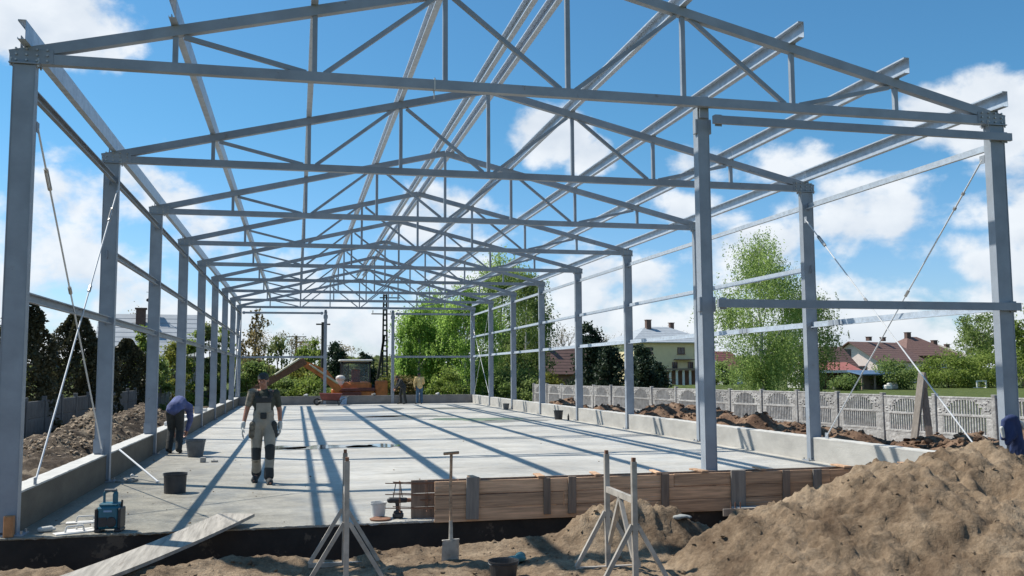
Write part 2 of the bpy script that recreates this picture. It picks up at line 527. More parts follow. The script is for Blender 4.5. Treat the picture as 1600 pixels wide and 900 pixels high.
# ------------------------------------------------------------------ mesh helpers
class MB:
    """collects shapes, then links them as ONE mesh object"""

    def __init__(self):
        self.v = []
        self.f = []
        self.m = []
        self.mats = []
        self.cur = 0

    def use(self, name):
        if name not in self.mats:
            self.mats.append(name)
        self.cur = self.mats.index(name)
        return self

    def add(self, vs, fs):
        o = len(self.v)
        self.v += [tuple(p) for p in vs]
        self.f += [tuple(i + o for i in f) for f in fs]
        self.m += [self.cur] * len(fs)
        return self

    def box(self, c, s, rz=0.0, rot=None, bev=0.0):
        hx, hy, hz = s[0] / 2, s[1] / 2, s[2] / 2
        M = rot if rot else Matrix.Rotation(rz, 3, 'Z')
        c = Vector(c)
        if bev > 0:
            b = min(bev, hx * 0.9, hy * 0.9, hz * 0.9)
            bm = bmesh.new()
            bmesh.ops.create_cube(bm, size=1)
            for v in bm.verts:
                v.co = Vector((v.co.x * s[0], v.co.y * s[1], v.co.z * s[2]))
            bmesh.ops.bevel(bm, geom=bm.edges[:], offset=b, segments=1, affect='EDGES')
            bm.verts.index_update()
            vs = [c + M @ v.co for v in bm.verts]
            fs = [[v.index for v in f.verts] for f in bm.faces]
            bm.free()
            return self.add(vs, fs)
        vs = [c + M @ Vector((x, y, z)) for x in (-hx, hx) for y in (-hy, hy) for z in (-hz, hz)]
        return self.add(vs, [(0, 1, 3, 2), (4, 6, 7, 5), (0, 4, 5, 1), (2, 3, 7, 6), (0, 2, 6, 4), (1, 5, 7, 3)])

    def prism(self, prof, p, q, side=None, caps=True):
        """profile (u,v) swept from p to q; u along 'side', v along the up direction"""
        p, q = Vector(p), Vector(q)
        a = (q - p).normalized()
        if side is None:
            side = Vector((0, 0, 1)).cross(a)
            if side.length < 1e-4:
                side = Vector((1, 0, 0))
        side = Vector(side)
        side = (side - a * side.dot(a)).normalized()
        up = a.cross(side)
        n = len(prof)
        vs = [p + side * u + up * v for u, v in prof] + [q + side * u + up * v for u, v in prof]
        fs = [(i, (i + 1) % n, n + (i + 1) % n, n + i) for i in range(n)]
        if caps:
            fs += [tuple(range(n - 1, -1, -1)), tuple(range(n, 2 * n))]
        return self.add(vs, fs)

    def beam(self, p, q, w, h, side=None):
        return self.prism([(-w / 2, -h / 2), (w / 2, -h / 2), (w / 2, h / 2), (-w / 2, h / 2)], p, q, side)

    def tube(self, p, q, r1, r2=None, n=8, caps=True):
        r2 = r1 if r2 is None else r2
        p, q = Vector(p), Vector(q)
        a = (q - p).normalized()
        s = a.orthogonal().normalized()
        t = a.cross(s)
        vs = []
        for c, r in ((p, r1), (q, r2)):
            for i in range(n):
                an = 2 * math.pi * i / n
                vs.append(c + (s * math.cos(an) + t * math.sin(an)) * r)
        fs = [(i, (i + 1) % n, n + (i + 1) % n, n + i) for i in range(n)]
        if caps:
            fs += [tuple(range(n - 1, -1, -1)), tuple(range(n, 2 * n))]
        return self.add(vs, fs)

    def path(self, pts, r, n=6):
        for a, b in zip(pts[:-1], pts[1:]):
            self.tube(a, b, r, r, n)
        return self

    def lathe(self, prof, c=(0, 0, 0), n=20, axis='Z'):
        """prof: list of (radius, height)"""
        c = Vector(c)
        vs, fs = [], []
        for r, h in prof:
            for i in range(n):
                an = 2 * math.pi * i / n
                if axis == 'Z':
                    vs.append(c + Vector((r * math.cos(an), r * math.sin(an), h)))
                elif axis == 'Y':
                    vs.append(c + Vector((r * math.cos(an), h, r * math.sin(an))))
                else:
                    vs.append(c + Vector((h, r * math.cos(an), r * math.sin(an))))
        for k in range(len(prof) - 1):
            for i in range(n):
                j = (i + 1) % n
                fs.append((k * n + i, k * n + j, (k + 1) * n + j, (k + 1) * n + i))
        return self.add(vs, fs)

    def ball(self, c, r, rot=None, nu=12, nv=8):
        if isinstance(r, (int, float)):
            r = (r, r, r)
        c = Vector(c)
        vs = [c + (rot @ Vector((0, 0, -r[2])) if rot else Vector((0, 0, -r[2])))]
        for j in range(1, nv):
            ph = -math.pi / 2 + math.pi * j / nv
            for i in range(nu):
                an = 2 * math.pi * i / nu
                p = Vector((r[0] * math.cos(ph) * math.cos(an), r[1] * math.cos(ph) * math.sin(an), r[2] * math.sin(ph)))
                vs.append(c + (rot @ p if rot else p))
        p = Vector((0, 0, r[2]))
        vs.append(c + (rot @ p if rot else p))
        fs = [(0, 1 + (i + 1) % nu, 1 + i) for i in range(nu)]
        for j in range(nv - 2):
            for i in range(nu):
                a, b = 1 + j * nu + i, 1 + j * nu + (i + 1) % nu
                fs.append((a, b, b + nu, a + nu))
        last = len(vs) - 1
        o = 1 + (nv - 2) * nu
        fs += [(last, o + i, o + (i + 1) % nu) for i in range(nu)]
        return self.add(vs, fs)

    def limb(self, a, b, ra, rb, n=12):
        """rounded tapered capsule"""
        a, b = Vector(a), Vector(b)
        ax = (b - a)
        L_ = max(ax.length, 1e-5)
        ax.normalize()
        s = ax.orthogonal().normalized()
        t = ax.cross(s)
        rings = []
        for k in range(4):
            ph = math.pi / 2 * (1 - k / 4)
            rings.append((-ra * math.sin(ph), ra * math.cos(ph)))
        rings.append((0, ra))
        rings.append((L_, rb))
        for k in range(1, 5):
            ph = math.pi / 2 * k / 4
            rings.append((L_ + rb * math.sin(ph), rb * math.cos(ph)))
        vs = []
        for h, r in rings:
            r = max(r, 1e-4)
            for i in range(n):
                an = 2 * math.pi * i / n
                vs.append(a + ax * h + (s * math.cos(an) + t * math.sin(an)) * r)
        fs = []
        for k in range(len(rings) - 1):
            for i in range(n):
                j = (i + 1) % n
                fs.append((k * n + i, k * n + j, (k + 1) * n + j, (k + 1) * n + i))
        fs += [tuple(range(n - 1, -1, -1)), tuple(range((len(rings) - 1) * n, len(rings) * n))]
        return self.add(vs, fs)

    def mesh(self, name, mats=None, smooth=False):
        me = bpy.data.meshes.new(name)
        me.from_pydata(self.v, [], self.f)
        ml = self.mats if self.mats else ([mats] if isinstance(mats, str) else list(mats or []))
        for m in ml:
            me.materials.append(MATS[m])
        if len(ml) > 1:
            me.polygons.foreach_set('material_index', self.m)
        if smooth:
            me.polygons.foreach_set('use_smooth', [True] * len(me.polygons))
        me.update()
        return me

    def build(self, name, m=None, parent=None, smooth=False, loc=None):
        return link(name, self.mesh(name, m, smooth), parent, loc)

    def remesh(self, name, m, parent=None, voxel=0.012, it=2):
        """joins overlapping pieces into one continuous skin"""
        me = self.mesh(name, m)
        tmp = bpy.data.objects.new(name + '_tmp', me)
        COL.objects.link(tmp)
        md = tmp.modifiers.new('r', 'REMESH')
        md.mode = 'VOXEL'
        md.voxel_size = voxel
        sm = tmp.modifiers.new('s', 'SMOOTH')
        sm.iterations = it
        sm.factor = 0.5
        dg = bpy.context.evaluated_depsgraph_get()
        me2 = bpy.data.meshes.new_from_object(tmp.evaluated_get(dg))
        bpy.data.objects.remove(tmp)
        bpy.data.meshes.remove(me)
        me2.name = name
        me2.materials.clear()
        me2.materials.append(MATS[m])
        me2.polygons.foreach_set('use_smooth', [True] * len(me2.polygons))
        return link(name, me2, parent)


def link(name, me, parent=None, loc=None):
    o = bpy.data.objects.new(name, me)
    COL.objects.link(o)
    if parent is not None:
        o.parent = parent
    if loc is not None:
        o.location = loc
    return o


def thing(name, label, cat, loc=(0, 0, 0), rz=0.0, group=None):
    o = bpy.data.objects.new(name, None)
    o.empty_display_size = 0.2
    COL.objects.link(o)
    o.location = loc
    o.rotation_euler = (0, 0, rz)
    return tag(o, label, cat, group)


def tag(o, label=None, cat=None, group=None, kind=None):
    if label:
        o['label'] = label
    if cat:
        o['category'] = cat
    if group:
        o['group'] = group
    if kind:
        o['kind'] = kind
    return o


KIDS = {}


def copy_tree(o, parent=None, top=True):
    c = o.copy()
    COL.objects.link(c)
    if not top:
        c.parent = parent
    for ch in list(o.children):
        copy_tree(ch, c, False)
    return c


ORD = ['first', 'second', 'third', 'fourth', 'fifth', 'sixth', 'seventh', 'eighth', 'ninth', 'tenth']


# numpy value noise
def _hash(ix, iy, seed):
    h = (ix * 374761393 + iy * 668265263 + seed * 982451653) & 0xFFFFFFFF
    h = ((h ^ (h >> 13)) * 1274126177) & 0xFFFFFFFF
    return ((h ^ (h >> 16)) & 0xFFFFFF) / float(0xFFFFFF)


def vnoise(x, y, seed=0):
    x = np.asarray(x, float)
    y = np.asarray(y, float)
    ix = np.floor(x).astype(np.int64)
    iy = np.floor(y).astype(np.int64)
    fx, fy = x - ix, y - iy
    fx = fx * fx * fx * (fx * (fx * 6 - 15) + 10)
    fy = fy * fy * fy * (fy * (fy * 6 - 15) + 10)
    a = _hash(ix, iy, seed)
    b = _hash(ix + 1, iy, seed)
    c = _hash(ix, iy + 1, seed)
    d = _hash(ix + 1, iy + 1, seed)
    return (a + (b - a) * fx) * (1 - fy) + (c + (d - c) * fx) * fy - 0.5


def fbm(x, y, oct=4, seed=0, gain=0.5):
    s = 0
    a = 1.0
    for k in range(oct):
        c, sn = math.cos(0.6 * k), math.sin(0.6 * k)
        s = s + a * vnoise(x * c - y * sn, x * sn + y * c, seed + k)
        x, y, a = x * 2.03, y * 2.03, a * gain
    return s


def np_mesh(name, V_, F_, matname, smooth=True, attr=None):
    """V_ (n,3) float, F_ (m,k) int"""
    me = bpy.data.meshes.new(name)
    V_ = np.ascontiguousarray(V_, dtype=np.float32)
    F_ = np.ascontiguousarray(F_, dtype=np.int32)
    n, (m_, k) = len(V_), F_.shape
    me.vertices.add(n)
    me.vertices.foreach_set('co', V_.ravel())
    me.loops.add(m_ * k)
    me.loops.foreach_set('vertex_index', F_.ravel())
    me.polygons.add(m_)
    me.polygons.foreach_set('loop_start', np.arange(0, m_ * k, k, dtype=np.int32))
    me.polygons.foreach_set('loop_total', np.full(m_, k, dtype=np.int32))
    me.update(calc_edges=True)
    me.polygons.foreach_set('use_smooth', [smooth] * m_)
    if attr is not None:
        a = me.attributes.new('tint', 'FLOAT', 'POINT')
        a.data.foreach_set('value', np.asarray(attr, dtype=np.float32))
    me.materials.append(MATS[matname])
    return me


def grid_sheet(name, x0, x1, y0, y1, step, hf, matname, parent=None):
    nx = max(2, int(round((x1 - x0) / step)) + 1)
    ny = max(2, int(round((y1 - y0) / step)) + 1)
    X, Y = np.meshgrid(np.linspace(x0, x1, nx), np.linspace(y0, y1, ny))
    Z = hf(X, Y)
    V_ = np.stack([X, Y, Z], -1).reshape(-1, 3)
    i = np.arange(nx * ny).reshape(ny, nx)
    F_ = np.stack([i[:-1, :-1], i[:-1, 1:], i[1:, 1:], i[1:, :-1]], -1).reshape(-1, 4)
    return link(name, np_mesh(name, V_, F_, matname), parent)

# ------------------------------------------------------------------ dimensions (metres)
W, BAY, NB = 12.955, 5.157, 8
LEN = BAY * NB
TIE = 5.365                       # centre of the bottom chord
APEX = 6.98
WALLTOP = 0.45


def chord_z(x):
    return APEX - 0.24 * abs(x - W / 2)


def sstep(a, b, x):
    t = np.clip((x - a) / (b - a), 0, 1)
    return t * t * (3 - 2 * t)


# ------------------------------------------------------------------ ground
PX = np.array([-9, 5.0, 6.1, 6.4, 6.8, 7.0, 7.3, 7.65, 8.4, 9.0, 9.6, 10.2, 10.6, 11.4, 12.5, 14.5, 18.0, 22.0])
PZ = np.array([-.4, -.4, -.3, -.14, .10, .22, .40, .50, .68, .85, .91, .92, .78, .68, .60, .48, .2, -.3])
EX = np.array([-9, 0, .8, 1.5, 2.5, 3.5, 4.5, 5.4, 6.0, 7.6, 9.0, 11.0, 12.5])
EY = np.array([-1.5, -1.5, -1.75, -1.85, -1.5, -1.68, -1.52, -1.28, -1.38, -1.38, -1.2, -.75, -.3])


def h_front(x, y):
    base = -0.10 + 0.07 * fbm(x * 0.9, y * 0.9, 3, 3)
    edge = np.interp(x, EX, EY) + 0.16 * fbm(x * 1.7, y * 0.2, 3, 11)
    tr = sstep(edge - 0.10, edge + 0.22, y) * sstep(12.6, 11.2, x)
    # trodden rim of the trench
    z = base + 0.06 * np.exp(-((y - edge + .18) / .16) ** 2)
    # small heap behind the right trestle
    lump = 1 + .35 * fbm(x * 2.2, y * 2.2, 3, 77)
    z = z + 0.40 * lump * np.exp(-(np.abs((x - 6.55) / .62) ** 2.6 + ((y + 1.80) / .34) ** 2))
    z = z + 0.20 * np.exp(-(((x - 7.25) / .38) ** 2 + ((y + 1.85) / .3) ** 2))
    z = z - 0.13 * np.exp(-(((x - 4.97) / .22) ** 2 + ((y + 2.78) / .22) ** 2))
    # hollow left by a shovel near the top of the pile
    # big pile
    crest = -3.0 + 0.10 * fbm(x, y * 0, 2, 90)
    prof = np.interp(x, PX, PZ)
    dy = y - crest
    fall = np.where(dy < 0, -dy * 0.42 - 0.10 * (1 - np.exp(dy * 3.0)), np.maximum(dy - 0.1, 0) * np.where(x > 10.6, .12, .50 - .38 * sstep(9.4, 10.6, x)))
    pile = prof - fall + (0.12 * fbm(x * 1.5, y * 1.5, 3, 21)) * sstep(-.35, .2, prof)
    pile = pile - .20 * np.exp(-(((x - 9.55) / .17) ** 2 + ((y + 3.75) / .20) ** 2)) + .05 * fbm(x * 5.5 + y * 1.2, y * 1.3, 3, 87) * sstep(-.2, .3, prof)
    tr = tr * sstep(-.1, -.35, pile)
    z = z * (1 - tr) + (-0.95) * tr
    z = np.maximum(z, pile)
    rough = 0.38 + 0.62 * sstep(-.10, .2, z)
    big = np.abs(fbm(x * 3.1, y * 3.1, 3, 31))
    rid = 1 - np.abs(fbm(x * 5.2 + .4 * y, y * 3.4, 3, 71)) * 2
    z = z + rough * (0.11 * big + 0.040 * rid - .05 + 0.050 * fbm(x * 8.5, y * 8.5, 4, 41, .6) + 0.030 * (np.abs(fbm(x * 14, y * 14, 3, 53, .6)) * 2 - .4) + 0.026 * fbm(x * 26, y * 26, 2, 51))
    return z


def h_right(x, y):
    base = -0.45 + 0.08 * fbm(x * .7, y * .7, 3, 5)
    m = np.interp(y, [-8, 0, 3, 5, 7, 9.2, 12.5, 14.5, 16.5, 19.3, 22, 24, 27, 31, 33, 36, 45],
                  [.3, .55, .72, .45, .50, .52, .60, .45, .72, .52, .15, .42, -.1, .55, .1, -.2, -.4])
    prof = np.exp(-((x - 15.3) / 1.25) ** 2 * 0.8)
    z = base + (m + .45) * prof * (0.85 + 0.5 * fbm(x * .9, y * .9, 3, 8))
    z = np.where(y < 2.5, np.maximum(z, h_front(x, np.minimum(y, -0.2)) - 0.12 * np.maximum(y, 0)), z)
    z = z + 0.12 * np.abs(fbm(x * 2.6, y * 2.6, 3, 9)) + 0.05 * fbm(x * 6, y * 6, 3, 10)
    return z


def h_left(x, y):
    base = -0.35 + 0.08 * fbm(x * .7, y * .7, 3, 6)
    m = np.interp(y, [-6, 3, 7, 9, 11, 12.8, 14.5, 17, 20, 23, 26, 30, 45],
                  [-.3, -.30, -.05, .08, .15, .42, .62, .58, .62, .5, .25, .0, -.25])
    prof = np.exp(-((x + 2.1) / 1.35) ** 2 * 0.9)
    z = base + (m + .35) * prof * (0.9 + 0.5 * fbm(x * .9, y * .9, 3, 18))
    z = z + (0.16 * np.abs(fbm(x * 2.6, y * 2.6, 3, 19)) + 0.07 * fbm(x * 6, y * 6, 3, 20)) * (0.4 + prof)
    return z


gf = grid_sheet('dirt_ground', -9, 19, -7.5, -0.21, 0.034, h_front, 'dirt_light')
tag(gf, kind='structure')
gr = grid_sheet('dirt_ground', W + 0.185, 26, -0.212, 45, 0.11, h_right, 'dirt_brown')
tag(gr, kind='structure')
gl = grid_sheet('dirt_ground', -9, -0.17, -0.212, 45, 0.11, h_left, 'dirt_dark')
tag(gl, kind='structure')


def clods(name, hf, n, x0, x1, y0, y1, smin, smax, matname, seed, keep=None):
    """loose lumps of soil lying on the ground"""
    rg = np.random.default_rng(seed)
    bm = bmesh.new()
    bmesh.ops.create_icosphere(bm, subdivisions=1, radius=1)
    bv = np.array([v.co[:] for v in bm.verts])
    bf = np.array([[v.index for v in f.verts] for f in bm.faces])
    bm.free()
    x = rg.uniform(x0, x1, n)
    y = rg.uniform(y0, y1, n)
    if keep is not None:
        k = keep(x, y, rg)
        x, y = x[k], y[k]
        n = len(x)
    z = hf(x, y)
    s = smin + (smax - smin) * rg.random(n) ** 3.5
    jit = 1 + rg.uniform(-.5, .35, (n, len(bv), 1))
    an = rg.uniform(0, 2 * np.pi, n)
    c, sn = np.cos(an)[:, None], np.sin(an)[:, None]
    P = bv[None] * jit * s[:, None, None]
    P[:, :, 2] *= rg.uniform(.5, .9, n)[:, None]
    Q = P.copy()
    Q[:, :, 0] = P[:, :, 0] * c - P[:, :, 1] * sn
    Q[:, :, 1] = P[:, :, 0] * sn + P[:, :, 1] * c
    Q += np.stack([x, y, z + s * 0.25], -1)[:, None]
    F_ = bf[None] + (np.arange(n) * len(bv))[:, None, None]
    o = link(name, np_mesh(name, Q.reshape(-1, 3), F_.reshape(-1, 3), matname, smooth=False))
    return o


o = clods('soil_clods', h_front, 5500, 0.0, 13, -6.0, -1.2, 0.005, 0.030, 'dirt_light', 61,
          keep=lambda x, y, r: (r.random(len(x)) < 0.55 - 0.30 * (x > 6.6)) & (y < np.interp(x, EX, EY) - .05))
tag(o, 'loose lumps of sandy soil over the front spoil heap and trampled ground', 'soil', kind='stuff')
o = clods('soil_clods', h_right, 6500, 13.6, 18, 0.0, 40, 0.02, 0.10, 'dirt_brown', 62)
tag(o, 'brown soil lumps on the bank between the right wall and concrete fence', 'soil', kind='stuff')
mat('rubble', (0.27, 0.205, 0.14), 0.9, 0.35, 3.0, bump=0.01, bscale=12)
o = clods('rubble_heap', h_left, 13000, -3.6, -0.6, 9.5, 26, 0.015, 0.065, 'rubble', 63,
          keep=lambda x, y, r: r.random(len(x)) < np.exp(-((x + 2.1) / 0.9) ** 2) * (0.25 + 0.75 * (vnoise(x * .8, y * .8, 5) > -.05)))
tag(o, 'tan earth lumps and broken clay piled behind the left foundation wall', 'rubble', kind='stuff')

# far ground, one ring of sheets round the site
ring = [(-900, -9, -900, 1500), (26, 900, -900, 1500), (-9, 26, 45, 1500), (-9, 26, -900, -7.5)]
g = MB()
for x0, x1, y0, y1 in ring:
    g.add([(x0, y0, -.5), (x1, y0, -.5), (x1, y1, -.5), (x0, y1, -.5)], [(0, 1, 2, 3)])
o = g.build('meadow', 'grass')
tag(o, kind='structure')
g = MB()
g.add([(-9, LEN + .1, -.47), (26, LEN + .1, -.47), (26, 45.02, -.47), (-9, 45.02, -.47)], [(0, 1, 2, 3)])
tag(g.build('ground_strip', 'grass'), kind='structure')

# ------------------------------------------------------------------ slab
XI0, XI1 = 0.07, W - 0.07          # inner faces of the long foundation walls
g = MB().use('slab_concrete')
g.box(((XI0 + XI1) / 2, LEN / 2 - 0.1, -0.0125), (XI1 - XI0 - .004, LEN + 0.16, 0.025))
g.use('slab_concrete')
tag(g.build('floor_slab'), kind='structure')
# ragged lip of the slab's front edge
nx = 330
vs, fs = [], []
rl = random.Random(12)
for i in range(nx + 1):
    xx = XI0 + .004 + (XI1 - XI0 - .012) * i / nx
    o_ = rl.uniform(-.012, .012) + .012 * math.sin(i * .21)
    dz = rl.uniform(-.006, .002)
    vs += [(xx, -.17, .003), (xx, -.195 - o_, .002 + dz), (xx, -.197 - o_, -.010 + rl.uniform(-.02, .006)), (xx, -.165, -.03)]
for i in range(nx):
    a = i * 4
    fs += [(a + j, a + j + 1, a + j + 5, a + j + 4) for j in range(3)]
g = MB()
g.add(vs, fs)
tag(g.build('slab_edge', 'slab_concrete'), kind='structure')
# left toe of the slab that carries the corner column
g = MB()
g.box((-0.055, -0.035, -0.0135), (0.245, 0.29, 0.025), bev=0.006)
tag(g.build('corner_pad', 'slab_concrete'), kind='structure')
# near-black footing with brown specks under the front edge
g = MB()
g.box((W / 2 - .02, 0.05, -0.53), (W + 0.4, 0.444, 1.005))
foot = tag(g.build('foundation_footing', 'footing_black'), 'black foundation footing under the front edge of the slab', 'foundation')

# long walls
for nm, xc, lab in (('l', XI0 - 0.125, 'long low concrete foundation wall under the left row of columns'),
                    ('r', XI1 + 0.125, 'long low sunlit concrete foundation wall under the right row of columns')):
    y0 = 0.15 if nm == 'l' else 0.02
    t = thing('foundation_wall', lab, 'wall', (xc, 0, 0))
    g = MB()
    g.box((0, (y0 + LEN) / 2, (WALLTOP - .02 - 0.6) / 2 + 0), (0.25, LEN - y0, WALLTOP - .02 + 0.6))
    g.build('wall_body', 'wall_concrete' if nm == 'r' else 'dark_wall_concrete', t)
    # roughly floated top, slightly uneven
    ny = 260
    vs, fs = [], []
    for i in range(ny + 1):
        yy = y0 + (LEN - y0) * i / ny
        for s in (-1, -.5, 0, .5, 1):
            vs.append((s * 0.1275 + random.uniform(-.003, .003), yy, WALLTOP + random.uniform(-.004, .004)))
    for i in range(ny):
        for j in range(4):
            a = i * 5 + j
            fs.append((a, a + 1, a + 6, a + 5))
    n0 = len(vs)
    for i in range(ny + 1):
        yy = y0 + (LEN - y0) * i / ny
        vs += [(-0.1275, yy, WALLTOP - .022), (0.1275, yy, WALLTOP - .022)]
    for i in range(ny):
        a, b = i * 5, n0 + i * 2
        fs.append((a, a + 5, b + 2, b))
        fs.append((a + 4, b + 1, b + 3, a + 9))
    fs.append((0, n0, n0 + 1, 4, 3, 2, 1))
    g = MB()
    g.add(vs, fs)
    g.build('wall_top', 'wall_top_concrete', t)

t = thing('foundation_wall', 'dark low concrete foundation wall across the far end of the slab', 'wall', (W / 2, LEN - .06, 0))
g = MB()
g.box((0, 0, -0.07), (XI1 - XI0 - .008, 0.24, 1.08))
g.build('wall_body', 'back_wall_concrete', t)

# water lying on the slab
def patch(cx, cy, rx, ry, z, name, matname, seed, n=36):
    rg = random.Random(seed)
    ph = [rg.uniform(0, 6.28) for _ in range(4)]
    vs = [(cx, cy, z)]
    for i in range(n):
        a = 2 * math.pi * i / n
        k = 1 + .22 * math.sin(2 * a + ph[0]) + .16 * math.sin(3 * a + ph[1]) + .12 * math.sin(5 * a + ph[2]) + .06 * math.sin(9 * a + ph[3])
        vs.append((cx + rx * k * math.cos(a), cy + ry * k * math.sin(a), z))
    g = MB()
    g.add(vs, [(0, 1 + i, 1 + (i + 1) % n) for i in range(n)])
    return tag(g.build(name, matname), kind='structure')


for k, (px, py, rx, ry) in enumerate([(515, 702, .95, .62), (447, 703, .5, .5), (585, 701, .55, .6), (905, 645, .8, .6)]):
    d_ = (1.76) * FPX / (py - 586)
    p = at(px, py, d_)
    patch(p.x, p.y, rx, ry, 0.008, 'puddle', 'puddle_water', 100 + k)
for k, (px, py, rx, ry, mm) in enumerate([(470, 703, .55, .5, 'damp_concrete'), (550, 701, .6, .45, 'damp_concrete'), (560, 657, 2.8, 1.7, 'damp_concrete'), (565, 645, 1.9, 2.2, 'damp_concrete'),
                                          (745, 660, 1.5, 1.1, 'green_damp'), (640, 655, 1.6, .8, 'damp_concrete'), (795, 663, 1.4, .7, 'damp_concrete'), (700, 643, 1.3, 1.2, 'damp_concrete')]):
    d_ = (1.76) * FPX / (py - 586)
    p = at(px, py, d_)
    patch(p.x, p.y, rx, ry, 0.004, 'damp_patch', mm, 200 + k)


o = clods('slab_crumbs', lambda x, y: 0 * x + .001, 1500, 0.15, 12.6, -0.15, 16, 0.003, 0.020, 'dirt_light', 64,
          keep=lambda x, y, r: r.random(len(x)) < np.exp(-x / 2.6) * np.exp(-y / 9) + .03)
tag(o, 'crumbs of soil and mortar scattered over the near left part of the slab', 'crumbs', kind='stuff')

# ------------------------------------------------------------------ steel frame
def iprof(h, b, tf, tw):
    """I section, web along u (height h), flanges along v (width b)"""
    H, B, t = h / 2, b / 2, tw / 2
    return [(-H, -B), (-H + tf, -B), (-H + tf, -t), (H - tf, -t), (H - tf, -B), (H, -B),
            (H, B), (H - tf, B), (H - tf, t), (-H + tf, t), (-H + tf, B), (-H, B)]


def bolts(pts, r=0.016, h=0.02, axis=(0, 0, 1)):
    g = MB()
    a = Vector(axis)
    for p in pts:
        p = Vector(p)
        g.tube(p, p + a * h, r, r, 6)
    return g


CH, CB = 0.24, 0.135
COLTOP = TIE - 0.062


def make_column():
    t = thing('steel_column', 'steel column', 'column')
    g = MB()
    g.prism(iprof(CH, CB, 0.011, 0.008), (0, 0, 0.02), (0, 0, COLTOP - .015), side=(1, 0, 0))
    g.build('shaft', 'steel_paint', t)
    g = MB()
    # closing plates welded between the flanges: the face reads flat as in the workshop-painted posts
    for s in (-1, 1):
        g.box((0, s * (CB / 2 - .009), (COLTOP + .02) / 2), (CH - .024, 0.006, COLTOP - .06))
    g.build('web_plate', 'steel_paint', t)
    g = MB()
    g.box((0.02, 0, 0.011), (0.36, 0.24, 0.018))
    g.build('base_plate', 'steel_paint', t)
    g = MB()
    g.box((0, 0, COLTOP - .007), (0.32, 0.18, 0.014))
    g.build('cap_plate', 'steel_paint', t)
    bolts([(x, y, COLTOP - .04) for x in (-.145, .145) for y in (-.06, .06)], .012, .1).build('bolt', 'bolt_metal', t)
    bolts([(.175, s * .09, .02) for s in (-1, 1)], .014, .035).build('anchor_bolt', 'bolt_metal', t)
    for s in (1, -1):
        for z in (5.0, 3.75, 2.64):
            g = MB()
            g.box((-.02, s * (CB / 2 + .02), z - .01), (0.008, 0.06, 0.15))
            o = g.build('rail_cleat', 'steel_paint', t)
            o['side'] = s
    g = MB()
    g.box((-.055, -CB / 2 - .006, WALLTOP + .13), (0.16, 0.008, 0.22))
    g.build('wall_bracket', 'steel_paint', t)
    return t


col0 = make_column()
EXTRA_L = ['front left corner post of the steel hall, beside the orange wooden block',
           'second steel post of the left row, where the bright brace rod hangs',
           'third steel post of the left row, partly hiding the stooping man in blue']
EXTRA_R = ['front right corner post with the dark blue jacket hung on it',
           'second steel post of the right row, its foot on the slab beside the sunlit low wall',
           'third steel post of the right row, just behind the right gable post']
for side in (0, 1):
    for k in range(NB + 1):
        c = copy_tree(col0)
        c.location = (0.0 if side == 0 else W, k * BAY, 0)
        c.rotation_euler = (0, 0, 0 if side == 0 else math.pi)
        ex = EXTRA_R if side else EXTRA_L
        if k < 3:
            lab = ex[k]
        elif k == NB:
            lab = 'steel post at the far %s corner of the hall' % ('right' if side else 'left')
        else:
            lab = 'steel post of the %s row, %s from the front' % ('right' if side else 'left', ORD[k])
        c['label'] = lab
        c['group'] = 'grey painted posts of the two long sides'
        if k in (0, NB):
            out = -1 if (k == 0) == (side == 0) else 1      # no rails beyond the gable ends
            for ch in list(c.children):
                if ch.get('side') == out or (k == 0 and ch.name.startswith('wall_bracket')):
                    bpy.data.objects.remove(ch)


for ch in list(col0.children):
    bpy.data.objects.remove(ch)
bpy.data.objects.remove(col0)
for o in [o for o in COL.objects if 'side' in o.keys()]:
    del o['side']


def gable_post(x, y, ztop, lab, ypl):
    t = thing('gable_post', lab, 'column', (x, y, 0), group='slimmer posts standing in the gable ends')
    g = MB()
    g.prism(iprof(.165, .15, .010, .008), (0, 0, 0.02), (0, 0, ztop), side=(1, 0, 0))
    g.build('shaft', 'steel_paint', t)
    g = MB()
    for s in (-1, 1):
        g.box((0, s * .066, ztop / 2), (.145, .006, ztop - .06))
    g.build('web_plate', 'steel_paint', t)
    g = MB()
    g.box((0, 0, .012), (.26, .3, .018))
    g.build('base_plate', 'steel_paint', t)
    g = MB()
    g.box((0, ypl * .106, ztop - .02), (.13, .012, .30))
    g.box((0, 0, ztop + .006), (.19, .22, .012))
    g.build('head_plate', 'steel_paint', t)
    for z in (ztop - .28, 2.64):
        for s in (-1, 1):
            g = MB()
            g.box((s * .10, -.03, z), (.032, .09, .20), bev=.004)
            g.build('side_cleat', 'steel_paint', t)
    return t


gable_post(8.42, 0.17, TIE - .02, 'gable post standing behind the timber formwork in the front opening', -1)
gable_post(4.62, LEN - .14, 5.12, 'left of the two gable posts at the far end of the hall', 1)
gable_post(8.35, LEN - .14, 5.12, 'right of the two gable posts at the far end of the hall', 1)

# --- trusses
NX = [W * i / 8 for i in range(9)]


